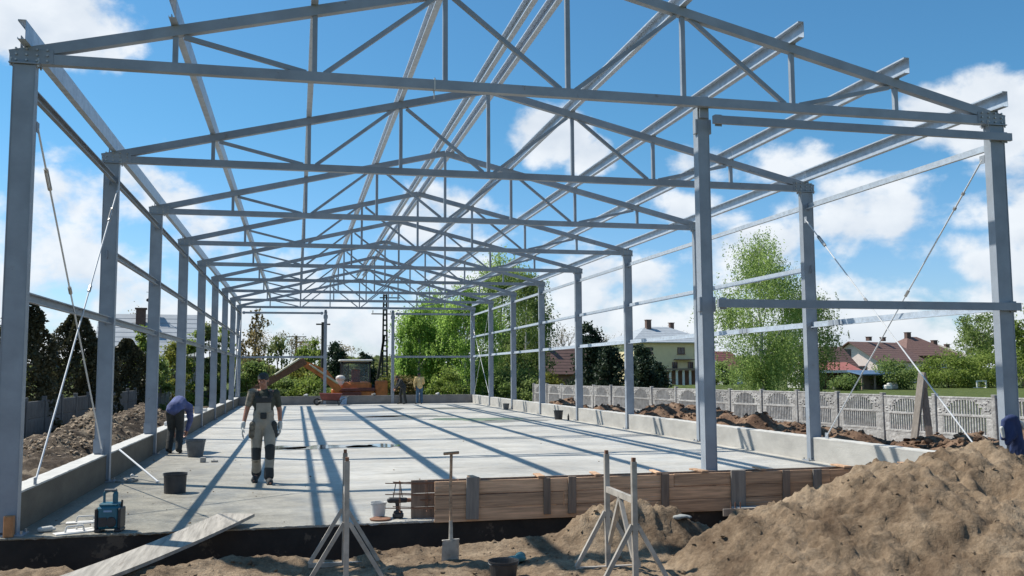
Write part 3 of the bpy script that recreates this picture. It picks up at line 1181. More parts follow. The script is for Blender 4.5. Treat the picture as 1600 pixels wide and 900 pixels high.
def make_truss():
    t = thing('roof_truss', 'truss', 'roof truss')
    S = (0, 1, 0)
    for s in (0, 1):
        xa, xb = (-.16, W / 2) if s == 0 else (W + .16, W / 2)
        g = MB()
        g.beam((xa, 0, chord_z(xa)), (xb, 0, chord_z(xb)), .10, .125, side=S)
        g.build('top_chord', 'steel_paint', t)
    g = MB()
    g.beam((-.14, 0, TIE), (W + .14, 0, TIE), .10, .12, side=S)
    g.build('bottom_chord', 'steel_paint', t)
    for i in range(1, 8):
        g = MB()
        g.beam((NX[i], 0, TIE + .055), (NX[i], 0, chord_z(NX[i]) - .05), .06, .06, side=S)
        g.build('upright', 'steel_paint', t)
    lo, hi = TIE + .055, lambda x: chord_z(x) - .06
    for a, b in ((1, 2), (2, 3), (3, 4)):
        for m in (0, 1):
            fx = (lambda i: NX[i]) if m == 0 else (lambda i: W - NX[i])
            if a == 2:
                p, q = (fx(2), lo), (fx(3), hi(fx(3)))
                dx = .12 if m == 0 else -.12
                p, q = (p[0] + dx, p[1]), (q[0] - dx * .8, q[1])
            else:
                dx = .10 if m == 0 else -.10
                p, q = (fx(a) + dx, hi(fx(a))), (fx(b) - dx, lo)
            g = MB()
            g.beam((p[0], 0, p[1]), (q[0], 0, q[1]), .055, .055, side=S)
            g.build('diagonal', 'steel_paint', t)
    for m in (0, 1):
        g = MB()
        s = 1 if m == 0 else -1
        x0 = 0 if m == 0 else W
        prof = [(x0 - s * .16, TIE - .06), (x0 + s * .30, TIE - .06), (x0 + s * .30, chord_z(x0 + .3 * s) - .02), (x0 - s * .16, chord_z(x0 - .16 * s) + .062)]
        vs = [(x, -.058, z) for x, z in prof] + [(x, -.052, z) for x, z in prof] + [(x, .052, z) for x, z in prof] + [(x, .058, z) for x, z in prof]
        fs = []
        for o in (0, 8):
            fs += [(o, o + 1, o + 2, o + 3), (o + 7, o + 6, o + 5, o + 4)] + [(o + i, o + 4 + i, o + 4 + (i + 1) % 4, o + (i + 1) % 4) for i in range(4)]
        g.add(vs, fs)
        g.build('gusset_plate', 'steel_paint', t)
    g = MB()
    for i in range(0, 9):
        xs = [NX[i]] if i != 4 else [NX[4] - .17, NX[4] + .17]
        for x in xs:
            zz = chord_z(x) + .06
            g.box((x + (.05 if x > W / 2 else -.05), 0, zz + .06), (.008, .09, .16))
    g.build('purlin_cleat', 'steel_paint', t)
    g = MB()
    for x in (-.11, .11, W - .11, W + .11):
        g.tube((x, 0, TIE - .075), (x, 0, TIE - .06), .016, .016, 6)
    for x in (-.09, .02, .13, .24):
        for xx in (x, W - x):
            for z in (TIE - .03, TIE + .035, TIE + .10):
                g.tube((xx, -.078, z), (xx, -.058, z), .013, .013, 6)
    g.build('bolt', 'bolt_metal', t)
    return t


tr0 = make_truss()
for k in range(NB + 1):
    t = tr0 if k == 0 else copy_tree(tr0)
    t.location = (0, k * BAY, 0)
    t['label'] = ('front roof truss nearest the camera, spanning the whole top of the view' if k == 0 else
                  'last roof truss, above the far gable posts' if k == NB else
                  'roof truss %s from the front, seen through the ones before it' % ORD[k])
    t['group'] = 'triangular roof trusses in a row'

g = MB()
g.box((0, -.052, 0), (.014, .006, .16))
g.box((0, .052, 0), (.014, .006, .16))
g.box((0, 0, .077), (.014, .11, .006))
g.box((.002, 0.03, -.12), (.012, .006, .10))
o = g.build('tie_strap', 'white_plastic', None, loc=(4.72, 0, TIE))
tag(o, 'white strap looped over the bottom chord of the front truss', 'strap')


# --- purlins: lipped channels
def cprof(h, b, lip, th, s=1):
    """channel open towards -u*s; u across, v up; origin at foot of web"""
    pts = [(0, 0), (-b, 0), (-b, lip), (-b + th, lip), (-b + th, th), (-th, th), (-th, h - th), (-b + th, h - th), (-b + th, h - lip), (-b, h - lip), (-b, h), (0, h)]
    if s < 0:
        pts = [(-u, v) for u, v in pts][::-1]
    return pts


PUR = [(0.03, 0, 'eaves'), (NX[1], 0, ''), (NX[2], 0, ''), (NX[3], 0, ''), (NX[4] - .17, 0, ''), (NX[4] + .17, 1, ''), (NX[5], 1, ''), (NX[6], 1, ''), (NX[7], 1, ''), (W - .03, 1, 'eaves')]
PL = ['purlin along the left eaves, over the left row of posts', 'roof purlin running back just inside the left eaves', 'roof purlin second up from the left eaves', 'roof purlin on the left slope nearest to the ridge pair',
      'left one of the two purlins side by side along the ridge', 'right one of the two purlins side by side along the ridge', 'roof purlin on the right slope nearest to the ridge pair',
      'roof purlin second up from the right eaves', 'roof purlin running back just inside the right eaves', 'purlin along the right eaves, over the right row of posts']
for i, (x, s, _) in enumerate(PUR):
    t = thing('roof_purlin', PL[i], 'purlin', (x, 0, chord_z(x) + .066), group='galvanised purlins running the length of the roof')
    for k in range(NB):
        y0 = k * BAY - (.30 if k == 0 else -.004)
        y1 = (k + 1) * BAY + (.2 if k == NB - 1 else -.004)
        g = MB()
        # prism's side axis is +X, sweep along +Y, so its up axis is -Z: flip v
        pr = [(u, -v) for u, v in cprof(.225, .085, .02, .004, 1)]
        g.prism(pr, (0.035, y0, 0), (0.035, y1, 0), side=(1, 0, 0))
        g.build('purlin_length', 'galvanised', t)

def zprof(h, b, lip, th):
    return [(-b, 0), (-b, lip), (-b + th, lip), (-b + th, th), (0, th), (0, h), (b, h), (b, h - lip), (b - th, h - lip), (b - th, h - th), (th, h - th), (th, 0)]


# --- side rails
for side in (0, 1):
    X = 0.03 if side == 0 else W + .0
    for z, nm, k0 in ((5.0, 'top', 0), (3.75, 'middle', 1), (2.64, 'lowest', 0)):
        t = thing('wall_rail', '%s line of wall rails between the posts of the %s row' % (nm, 'right' if side else 'left'), 'rail', (X, 0, z), group='horizontal rails between the side posts')
        for k in range(k0, NB):
            g = MB()
            pr = [(u, -v) for u, v in (zprof(.11, .05, .015, .004) if side else cprof(.11, .055, .015, .004, -1))]
            y0, y1 = k * BAY + CB / 2 + .03, (k + 1) * BAY - CB / 2 - .03
            g.prism(pr, (0, y0, -.055), (0, y1, -.055), side=(1, 0, 0))
            g.build('rail_length', 'galvanised' if side else 'steel_paint', t)
        if z == 2.64 and side:
            for k in (0, 1):
                g = MB()
                for dy in (0, .22):
                    g.box((-.065, k * BAY + (4.1 if k == 0 else 2.6) + dy, 0.0), (.014, .16, .10))
                g.build('splice_plate', 'steel_paint', t)

# gable rails (front right bay, and both ends of the far gable)
def gable_rail(x0, x1, y, z, lab):
    g = MB()
    pr = [(u, v) for u, v in cprof(.11, .055, .015, .004, 1)]
    t = thing('gable_rail', lab, 'rail', ((x0 + x1) / 2, y, z), group='horizontal rails in the gable ends')
    h = (x1 - x0) / 2
    g.beam((-h, 0, 0), (h, 0, 0), .05, .11, side=(0, 1, 0))
    g.build('rail_length', 'steel_paint', t)
    for s in (-1, 1):
        g = MB()
        g.box((s * (h - .09), .031, 0), (.10, .008, .16))
        g.build('end_plate', 'steel_paint', t)
    return t


gable_rail(8.47, W + .20, -.105, 5.11, 'upper rail of the front gable, just under the truss on the right')
gable_rail(8.47, W + .20, -.105, 2.64, 'lower rail of the front gable between gable post and right corner post')
gable_rail(.15, 4.5, LEN - .05, 5.05, 'upper rail of the far gable, left part')
gable_rail(.15, 4.5, LEN - .05, 2.62, 'lower rail of the far gable, left part')
gable_rail(8.5, W - .15, LEN - .05, 5.05, 'upper rail of the far gable, right part')
gable_rail(8.5, W - .15, LEN - .05, 2.62, 'lower rail of the far gable, right part')


# --- brace rods
def brace(p, q, lab, r=.0115, tb=.12):
    p, q = Vector(p), Vector(q)
    t = thing('brace_rod', lab, 'brace rod', p, group='thin steel brace rods in the end bays')
    d = q - p
    a = d.normalized()
    g = MB()
    g.tube((0, 0, 0), d, r, r, 8)
    g.build('rod', 'rod_metal', t, smooth=False)
    g = MB()
    c = a * (d.length * tb)
    s = a.orthogonal().normalized()
    for k in (-1, 1):
        g.beam(c - a * .14 + s * .022 * k, c + a * .14 + s * .022 * k, .012, .014)
    g.tube(c - a * .16, c - a * .12, .026, .026, 8)
    g.tube(c + a * .12, c + a * .16, .026, .026, 8)
    g.build('turnbuckle', 'bolt_metal', t)
    g = MB()
    c = a * (d.length * .42)
    g.tube(c - a * .06, c + a * .06, .024, .024, 8)
    g.build('coupler', 'bolt_metal', t)
    g = MB()
    for c in (Vector((0, 0, 0)), d):
        g.box(c, (.012, .10, .12))
    g.build('lug', 'steel_paint', t)
    return t


brace((.12, .12, 4.60), (.02, 4.98, .52), 'dark brace rod from the front left corner post down to the second post foot')
brace((.12, 5.05, 4.85), (.05, .90, .47), 'bright brace rod from the second left post down to the wall by the front corner')
brace((W - .10, .14, 4.82), (W, 4.70, .50), 'brace rod from the front right corner post down behind the second post')
brace((W - .10, 5.02, 4.72), (W, .65, .56), 'brace rod from the second right post down into the spoil heap')
brace((.10, LEN - .12, 4.7), (.05, LEN - 4.7, .5), 'bright brace rod leaning in the far left bay', tb=.2)
brace((.12, LEN - BAY + .12, 4.7), (.05, LEN - .4, .5), 'second brace rod in the far left bay, crossing the bright one', tb=.2)
brace((W - .10, LEN - .12, 4.7), (W, LEN - BAY + .45, .5), 'bright brace rod leaning in the far right bay', tb=.2)
brace((W - .12, LEN - BAY + .12, 4.7), (W, LEN - .4, .5), 'second brace rod in the far right bay, crossing the bright one', tb=.2)

# strut leaning on the left wall
p, q = at(190, 686, 18.2), at(236, 757, 15.1)
p = Vector((.16, 5.72, .47)); q = Vector((.92, 4.75, .02))
g = MB()
g.tube((0, 0, 0), q - p, .016, .016, 8)
g.box((q - p).to_tuple(), (.05, .05, .02))
tag(g.build('leaning_bar', 'rod_metal', None, loc=p), 'thin metal bar leaning from the left wall top down to the slab', 'bar')

# ------------------------------------------------------------------ formwork
t = thing('timber_formwork', 'long timber formwork of three board rows along the front edge of the slab', 'formwork', (0, 0, 0))
rf = random.Random(5)
BH = 0.163
for row in range(3):
    z = -0.032 + BH * (row + .5)
    x = 4.70
    cuts = {0: [7.05, 9.45, 11.6, 12.9], 1: [6.30, 8.55, 10.9, 12.9], 2: [7.75, 9.95, 12.2, 12.9]}[row]
    for c in cuts:
        g = MB()
        g.box((0, 0, 0), (c - x - .006, .026, BH - .006 - rf.uniform(0, .005)), bev=.003)
        o = g.build('board', 'wood_board', t, loc=((x + c) / 2, -.215 + rf.uniform(-.004, .004), z + rf.uniform(-.003, .003)))
        o.rotation_euler = (rf.uniform(-.02, .02), rf.uniform(-.0015, .0015), rf.uniform(-.002, .002))
        x = c
    g = MB()
    g.box((0, 0, 0), (8.35, .026, BH - .008), bev=.003)
    g.build('board', 'wood_dark', t, loc=(4.45 + 4.175, .035, z))
    if row == 0:
        pass
for x, w_, h_, mm, y_ in ((5.155, .155, .50, 'wood_grey', -.248), (6.08, .085, .44, 'wood_dark', -.246), (6.40, .10, .45, 'wood_dark', -.246),
                          (7.62, .10, .45, 'wood_dark', -.246), (8.62, .20, .46, 'wood_grey', -.248), (9.3, .10, .44, 'wood_dark', -.246), (9.75, .12, .44, 'wood_grey', -.248), (10.6, .12, .44, 'wood_dark', -.246)):
    g = MB()
    g.box((0, 0, 0), (w_, .03, h_), bev=.004)
    o = g.build('cleat', mm, t, loc=(x, y_, .245 + rf.uniform(-.006, .006)))
    o.rotation_euler = (0, rf.uniform(-.02, .02), 0)
for x in (5.2, 6.02, 6.75, 7.55, 8.15, 9.0, 10.2, 11.2):
    g = MB()
    g.box((0, 0, 0), (.06 + rf.random() * .05, .33, .022), bev=.003)
    o = g.build('spacer_batten', 'wood_board', t, loc=(x, -.09, .478))
    o.rotation_euler = (0, 0, rf.uniform(-.12, .12))
g = MB()
for z in (.14, .30, .43):
    for y in (-.16, -.06):
        g.path([(4.12 + (.1 if y > -.1 else 0), y, z + .02), (4.5, y, z), (8.0, y, z)], .006, 5)
for x in (4.3, 4.62, 5.0):
    g.path([(x, -.17, .46), (x, -.05, .46), (x, -.05, .10), (x, -.17, .10), (x, -.17, .46)], .004, 5)
g.build('rebar', 'rust', t)

# short shuttering plate and concrete stub under the formwork
t = thing('shutter_stub', 'grey concrete stub with steel plates below the formwork, beside the soil heap', 'footing', (8.7, -.40, -.5))
g = MB(); g.box((0, 0, .18), (.42, .24, .7), bev=.01); g.build('stub', 'wall_concrete', t)
g = MB(); g.box((-.05, -.14, .50), (.78, .02, .09), bev=.003); g.build('plate', 'wood_grey', t)
g = MB()
for x in (-.33, -.27, -.2):
    g.tube((x, -.13, -.2), (x, -.13, .62), .007, .007, 6)
g.build('rebar', 'rust', t)

# wooden block at the corner post
g = MB()
g.box((0, 0, .115), (.10, .075, .23), bev=.008)
o = g.build('wooden_block', 'orange_wood', None, loc=(.03, -.235, -.11))
o.location.z = 0.0
tag(o, 'orange brown wooden block upright at the foot of the front left corner post', 'wood block')
o.location = (.06, -.125, 0.0)

# ------------------------------------------------------------------ gangway plank
t0, t1 = Vector((2.42, .20, .045)), Vector((1.10, -3.0, -.06))
g = MB()
d = (t1 - t0)
n_ = 14
wid = .44
side = Vector((d.y, -d.x, 0)).normalized()
upv = side.cross(d.normalized())
if upv.z < 0:
    upv = -upv
vs, fs = [], []
for i in range(n_ + 1):
    f = i / n_
    c = t0 + d * f
    sag = -.03 * math.sin(math.pi * f)
    for s in (-1, 1):
        for h in (0, .035):
            vs.append(c - t0 + side * s * wid / 2 * (1 + .01 * math.sin(f * 9)) + upv * (h + sag))
for i in range(n_):
    a = i * 4
    fs += [(a, a + 4, a + 5, a + 1), (a + 2, a + 3, a + 7, a + 6), (a + 1, a + 5, a + 7, a + 3), (a, a + 2, a + 6, a + 4)]
fs += [(0, 1, 3, 2), (n_ * 4, n_ * 4 + 2, n_ * 4 + 3, n_ * 4 + 1)]
g.add(vs, fs)
o = g.build('gangway_plank', 'plank_wood', None, loc=t0 + Vector((0, 0, .035)))
tag(o, 'wide grey wooden plank bridging from the soil up onto the slab edge', 'plank')


# ------------------------------------------------------------------ buckets
def bucket(loc, r, h, m, lab, rim=.008, taper=.82, handle=True, tilt=0.0, fill=None, name='bucket'):
    t = thing(name, lab, 'bucket', loc, group='buckets about the building site')
    g = MB()
    rb = r * taper
    g.lathe([(0.001, 0.004), (rb, 0.004), (rb, 0), (r * .985, h * .86), (r * 1.0, h * .86), (r * 1.03, h * .9), (r * 1.0, h * .93), (r * 1.03, h), (r * 1.06, h), (r * 1.06, h - .012), (r * 1.0, h - .01),
             (r * .97, h - .01), (rb * .96, .012), (.001, .012)], n=26)
    g.build('body', m, t, smooth=False)
    if handle:
        g = MB()
        pts = [(r * 1.06 * math.cos(a), r * 1.06 * math.sin(a) * .12 - r * .75 * math.sin(a), h * .93 - r * .25 * math.sin(a)) for a in [math.pi * i / 12 for i in range(13)]]
        g.path(pts, .004, 5)
        g.build('handle', 'bolt_metal', t)
    if fill:
        g = MB()
        g.lathe([(.001, h * .62 + .02), (r * .5, h * .62 + .01), (r * .93, h * .62)], n=20)
        g.build('contents', fill, t)
    if tilt:
        t.rotation_euler = (tilt, 0, 0)
    return t


bucket((1.35, 3.35, 0), .165, .29, 'black_plastic', 'black bucket alone on the slab in front of the walking worker', taper=.93, fill='mortar')
bucket((1.02, 9.5, 0), .20, .36, 'grey_plastic', 'dark tub with a broad rim beside the stooping man in blue', taper=.76, fill='mortar')
bucket((4.07, .17, 0), .095, .19, 'white_plastic', 'white plastic bucket at the slab edge near the cordless drill', taper=.8, handle=False)
bucket((12.45, 21.6, 0), .17, .33, 'black_plastic', 'black bucket at the foot of the right wall', taper=.8)
bucket((12.6, 31.0, 0), .15, .28, 'grey_plastic', 'small grey bucket far down beside the right wall', taper=.8)
bucket((5.62, LEN - .55, 0), .20, .42, 'light_blue_plastic', 'pale blue bucket against the far wall', taper=.85)
bucket((4.97, -2.78, -.21), .135, .23, 'black_plastic', 'black bucket with a rag in it, in the soil at the bottom of the view', taper=.8, fill='mortar')
g = MB().use('rust')
g.lathe([(.12, 0), (.13, .02), (.10, .03), (.02, .025)], n=18)
tag(g.build('dish', 'rust', None, loc=(4.08, .0, 0.0)), 'flat reddish dish on the slab edge below the white bucket', 'dish')
g = MB()
g.lathe([(.001, 0), (.035, 0), (.035, .16), (.015, .2), (.015, .24), (.001, .24)], n=10)
tag(g.build('bottle', 'black_plastic', None, loc=(12.62, 20.9, 0)), 'small dark bottle beside the black bucket at the right wall', 'bottle')

# rag beside the bucket
g = MB()
for i in range(9):
    g.ball((rf.uniform(-.09, .09), rf.uniform(-.06, .06), rf.uniform(.0, .06)), (.07, .05, .03), Matrix.Rotation(rf.uniform(0, 3), 3, 'Z'), 10, 6)
o = g.remesh('work_gloves', 'blue_cloth', None, .012)
o.location = (5.14, -2.42, float(h_front(np.array([5.14]), np.array([-2.42]))[0]) + .01)
MATS['teal_cloth'] = mat('teal_cloth', (.10, .24, .25), .9, .3, 8)
o.data.materials.clear(); o.data.materials.append(MATS['teal_cloth'])
tag(o, 'crumpled blue green gloves lying behind the black bucket in the soil', 'gloves')
# grey cloth on the heap
g = MB()
for i in range(8):
    g.ball((rf.uniform(-.12, .12), rf.uniform(-.05, .05), rf.uniform(.0, .04)), (.08, .05, .035), Matrix.Rotation(rf.uniform(0, 3), 3, 'Z'), 10, 6)
o = g.remesh('cement_bag', 'grey_plastic', None, .012)
mat('pale_bag', (.26, .27, .26), .8, .2, 8)
o.data.materials.clear(); o.data.materials.append(MATS['pale_bag'])
o.scale = (.8, .8, .6)
o.location = (7.12, -2.0, float(h_front(np.array([7.12]), np.array([-2.0]))[0]) + .02)
tag(o, 'crumpled pale bag on the soil heap behind the right trestle', 'bag')

# ------------------------------------------------------------------ cordless drill
t = thing('cordless_drill', 'black cordless mixing drill standing on its battery by the formwork end', 'drill', (4.30, .08, 0), -.2)
g = MB()
g.box((0, 0, .035), (.13, .08, .06), bev=.012)
g.build('battery', 'black_plastic', t)
g = MB()
g.limb((0, 0, .07), (-.01, 0, .19), .026, .026)
g.limb((-.10, 0, .215), (.09, 0, .215), .036, .032)
g.box((0, 0, .075), (.11, .07, .03), bev=.01)
g.remesh('body', 'black_plastic', t, .006, 1)
g = MB()
g.lathe([(.001, 0), (.024, 0), (.026, .03), (.02, .07), (.008, .075), (.006, .30), (.001, .30)], c=(.10, 0, .215), n=12, axis='X')
g.build('chuck', 'rust', t)
g = MB()
g.path([(-.06, 0, .25), (-.03, .02, .42), (.02, .02, .43), (.05, 0, .25)], .006, 6)
g.path([(-.06, 0, .42), (.16, .03, .425)], .006, 6)
g.build('side_handle', 'black_plastic', t)

# ------------------------------------------------------------------ teal site box
t = thing('site_radio', 'teal and black portable site radio box with a top handle on the slab edge', 'radio', (1.06, .0, 0), -.12)
t.scale = (.9, .9, .95)
g = MB()
g.box((0, 0, .17), (.27, .20, .27), bev=.028)
g.box((0, 0, .315), (.23, .17, .04), bev=.015)
g.build('case', 'teal_plastic', t)
for s in (-1, 1):
    g = MB()
    g.box((s * .138, 0, .16), (.035, .225, .24), bev=.012)
    g.box((s * .12, 0, .022), (.08, .215, .044), bev=.012)
    g.build('bumper', 'black_plastic', t)
g = MB()
g.path([(-.075, 0, .31), (-.075, 0, .455), (.0, 0, .475), (.075, 0, .455), (.075, 0, .31)], .016, 8)
g.box((.055, 0, .38), (.05, .06, .14), bev=.012)
g.build('handle', 'teal_plastic', t)
g = MB()
g.box((0, 0, .478), (.15, .045, .03), bev=.01)
g.build('handle_grip', 'grey_plastic', t)
g = MB()
g.lathe([(.001, 0), (.055, 0), (.062, .008), (.062, .012)], c=(.045, -.114, .12), n=20, axis='Y')
g.box((-.06, -.101, .12), (.10, .008, .11), bev=.003)
g.build('speaker', 'black_plastic', t)
g = MB()
g.box((.0, -.1015, .245), (.10, .006, .022), bev=.002)
g.build('badge', 'light_blue_plastic', t)
g = MB()
g.tube((.13, .02, .27), (.135, .02, .36), .016, .012, 8)
g.build('cap', 'black_plastic', t)

# ------------------------------------------------------------------ plastering floats
def float_tool(loc, rz, lab, m='white_plastic', L_=.42):
    t = thing('plaster_float', lab, 'float', loc, rz, group='plastering floats on the slab corner')
    g = MB()
    g.box((0, 0, .008), (L_, .14, .016), bev=.004)
    g.build('blade', m, t)
    g = MB()
    g.path([(-.10, 0, .016), (-.085, 0, .075), (.085, 0, .075), (.10, 0, .016)], .011, 8)
    g.build('handle', m, t)
    return t


float_tool((.78, .16, 0), .35, 'white float nearest the teal radio on the slab corner')
float_tool((.70, -.02, 0), .5, 'white float in front, at the very edge of the slab corner')
float_tool((.66, .72, 0), .15, 'white float lying a little apart in the shade of the left wall')
g = MB()
g.box((0, 0, .05), (.20, .14, .10), bev=.02)
g.ball((0.02, 0, .09), (.09, .06, .03))
tag(g.build('plastic_tub', 'white_plastic', None, loc=(.92, .28, 0)), 'small pale tub squeezed between the floats and the teal radio', 'tub')
g = MB()
g.limb((-.05, 0, .03), (.06, .02, .035), .03, .035)
g.limb((.06, .02, .035), (.10, .0, .03), .02, .02)
tag(g.remesh('work_glove', 'glove_cloth', None, .01), 'pale work glove in the shade beside the corner post foot', 'glove').location = (.36, .12, 0)
g = MB()
for i in range(12):
    g.ball((rf.uniform(-.14, .14), rf.uniform(-.1, .1), rf.uniform(0, .03)), (.06, .05, .035), None, 8, 6)
tag(g.remesh('mortar_lump', 'mortar', None, .014), 'lump of mortar with a trowel beside the second left post foot', 'mortar').location = (.42, 5.05, 0)
t = thing('trowel', 'small trowel standing in the mortar lump at the second left post', 'trowel', (.45, 5.05, .04))
g = MB(); g.box((0, 0, .02), (.13, .08, .004)); g.build('blade', 'bolt_metal', t)
g = MB(); g.ball((.03, 0, .06), .028); g.limb((.03, 0, .05), (.11, .03, .04), .012, .012); g.build('handle', 'white_plastic', t)
g = MB()
g.box((0, 0, .05), (.11, .09, .10), bev=.01)
tag(g.build('broken_brick', 'mortar', None, loc=(1.30, 8.15, 0)), 'upright piece of grey brick on the slab in front of the dark tub', 'brick')
g = MB()
g.box((0, 0, .02), (.13, .06, .04), bev=.008)
tag(g.build('broken_brick', 'mortar', None, loc=(1.52, 8.13, 0)), 'small flat brick piece right of the upright one, before the dark tub', 'brick')

# ------------------------------------------------------------------ shovel
gz = float(h_front(np.array([4.59]), np.array([-2.09]))[0])
t = thing('shovel', 'square shovel standing upright in the soil, with a long wooden T handle', 'shovel', (4.59, -2.09, gz), .25)
t.scale = (.92, .92, .87)
g = MB()
vs, fs = [], []
nu, nv = 7, 7
for j in range(nv):
    for i in range(nu):
        u = (i / (nu - 1) - .5)
        v = j / (nv - 1)
        w_ = .205 - .01 * v
        vs.append((u * w_, -.035 * (1 - 4 * u * u) + .02 * (1 - v), -.05 + v * .25 + (.0 if j < nv - 1 else .0)))
for j in range(nv - 1):
    for i in range(nu - 1):
        a = j * nu + i
        fs.append((a, a + 1, a + nu + 1, a + nu))
g.add(vs, fs)
o = g.build('blade', 'trestle_metal', t)
md = o.modifiers.new('thick', 'SOLIDIFY'); md.thickness = .004
g = MB()
g.box((0, .0, .205), (.20, .03, .012), bev=.003)
g.tube((0, 0, .10), (0, .0, .42), .026, .019, 10)
g.build('socket', 'trestle_metal', t)
g = MB()
g.tube((0, 0, .30), (.012, .03, .80), .0165, .016, 10)
g.tube((.012, .03, .80), (.028, .05, 1.16), .016, .016, 10)
g.build('handle_shaft', 'wood_board', t)
g = MB()
g.tube((-.06, .05, 1.172), (.115, .05, 1.178), .017, .017, 10)
g.build('handle_grip', 'wood_board', t)


# ------------------------------------------------------------------ trestles
def trestle(loc, rz, lab, S=.80, H=1.09, hw=.32):
    """two posts along local y, splayed feet along local x"""
    t = thing('steel_trestle', lab, 'trestle', loc, rz, group='welded steel trestles on the soil')
    q = .045
    for y in (0, S):
        g = MB()
        g.beam((0, y, 0), (0, y, H), q, q, side=(0, 1, 0))
        g.build('post', 'trestle_metal', t)
        g = MB()
        g.beam((-hw, y, .025), (hw, y, .025), q * .9, q * .9, side=(0, 1, 0))
        g.build('foot_rail', 'trestle_metal', t)
        for s in (-1, 1):
            g = MB()
            g.beam((s * hw * .97, y - .003, .045), (s * .022, y - .003, .55), q * .8, q * .8, side=(0, 1, 0))
            g.build('splay_leg', 'trestle_metal', t)
        g = MB()
        g.beam((0, y, H - .02), (0, y, H + .035), q * .7, q * .7, side=(0, 1, 0))
        g.build('post_head', 'rust', t)
    g = MB()
    g.beam((0, q / 2, .76), (0, S - q / 2, .76), .035, .055, side=(1, 0, 0))
    g.build('crossbar', 'trestle_metal', t)
    for s in (0, 1):
        g = MB()
        g.beam((0, S * .5, .735), (0, S * (.06 if s == 0 else .94), .26), .035, .035, side=(1, 0, 0))
        g.build('brace', 'trestle_metal', t)
    return t


z0 = -.12
trestle((5.95, -3.62, z0), -.03, 'grey steel trestle on the right, its two posts seen apart in front of the formwork')
trestle((3.53, -2.85, z0), -.03, 'grey steel trestle on the left, seen end on in front of the slab edge', S=.85, H=1.09, hw=.34)

# ------------------------------------------------------------------ barrow by the far wall
t = thing('wheelbarrow', 'rusty red wheelbarrow tipped against the far wall', 'wheelbarrow', (4.9, LEN - 1.35, 0), -.1)
g = MB()
pr = [(-.45, .28), (.42, .22), (.62, .62), (-.60, .66)]
vs = [(x, s * (.20 if z < .4 else .33), z) for s in (-1, 1) for x, z in pr]
g.add(vs, [(0, 1, 5, 4), (1, 2, 6, 5), (2, 3, 7, 6), (3, 0, 4, 7), (0, 3, 2, 1), (4, 5, 6, 7)])
g.build('tray', 'red_paint', t)
g = MB()
g.lathe([(.10, -.04), (.19, -.05), (.20, 0), (.19, .05), (.10, .04), (.10, -.04)], c=(-.72, 0, .2), n=20, axis='Y')
g.build('wheel', 'tyre', t)
g = MB()
for s in (-1, 1):
    g.path([(-.72, s * .07, .2), (-.35, s * .22, .27), (.5, s * .24, .25), (1.0, s * .28, .5)], .018, 6)
    g.path([(.35, s * .24, .25), (.45, s * .26, 0), (.6, s * .26, .26)], .014, 6)
g.build('frame', 'black_plastic', t)

# small rubbish on the far wall
for k, (x, m) in enumerate(((3.6, 'white_plastic'), (9.9, 'white_plastic'), (7.3, 'mortar'), (10.9, 'white_plastic'))):
    g = MB()
    g.box((0, 0, .05), (.22, .14, .09), rz=.3 * k, bev=.02)
    g.ball((.05, .02, .09), (.08, .05, .04))
    tag(g.build('rubble_piece', m, None, loc=(x, LEN - .06, .47)), ['pale lump on the far wall left of the far gable post', 'pale lump on the far wall right of the man in yellow',
        'grey lump on the far wall between the two far gable posts', 'rightmost pale lump lying on the far wall'][k], 'rubble')
# flotsam on the left wall
for k, (y, m) in enumerate(((13.6, 'white_plastic'), (15.2, 'mortar'), (17.8, 'white_plastic'), (22.5, 'white_plastic'))):
    g = MB()
    g.box((0, 0, .05), (.16, .3, .10), rz=.5 * k, bev=.02)
    g.box((.02, .2, .03), (.12, .16, .06), rz=.9 * k, bev=.02)
    tag(g.build('rubble_piece', m, None, loc=(-.06, y, WALLTOP + .003)), ['pale rubble on the left wall just behind the stooping man', 'grey mortar rubble on the left wall beyond the stooping man',
        'pale rubble on the left wall near its fourth post', 'farthest pale rubble lying on the left wall'][k], 'rubble')

# ------------------------------------------------------------------ jacket on the corner post
t = thing('hung_jacket', 'dark blue jacket hung on the front right corner post', 'jacket', (W - .12, -.14, .55))
t.scale = (.92, .92, .88)
g = MB()
for i in range(15):
    a = i / 14
    g.limb((-.12 + .26 * a + rf.uniform(-.01, .01), -.03 - .05 * math.sin(a * 3.1), .60 - abs(a - .4) * .14), (-.07 + .22 * a + rf.uniform(-.03, .03), -.05 - .05 * math.sin(a * 9), .20 + .13 * math.sin(a * 5) - (.16 if a > .45 else 0)), .035, .045, 8)
g.limb((-.11, -.03, .54), (-.17, -.05, .28), .05, .04)
g.ball((0.0, -.05, .58), (.12, .07, .07))
g.remesh('jacket_body', 'navy_cloth', t, .012, 2)
g = MB()
g.limb((-.20, -.07, .44), (-.18, -.07, .30), .030, .026)
g.limb((.15, -.06, .52), (.20, -.07, .44), .035, .03)
g.remesh('lining', 'glove_cloth', t, .01, 1)

# timber posts by the right fence
t = thing('timber_props', 'two dark timber props leaning together before the concrete fence', 'timber prop', (16.2, 5.95, .3))
pb = at(1428, 668, 23.6); pt_ = at(1441, 582, 23.9); pb2 = at(1453, 672, 23.4)
t.location = (pb.x, pb.y, 0)
for a, b, w_ in ((pb + Vector((0, 0, -.3)), pt_, .19), (pb2 + Vector((0, 0, -.35)), pt_ + Vector((.06, .1, -.05)), .16)):
    g = MB()
    g.beam(a - t.location, b - t.location, w_, .07)
    g.build('prop', 'wood_dark' if w_ < .18 else 'wood_grey', t)
g = MB()
g.box(pt_ - t.location - Vector((-.02, .05, .25)), (.16, .04, .3), rz=.2)
g.build('cross_piece', 'wood_dark', t)

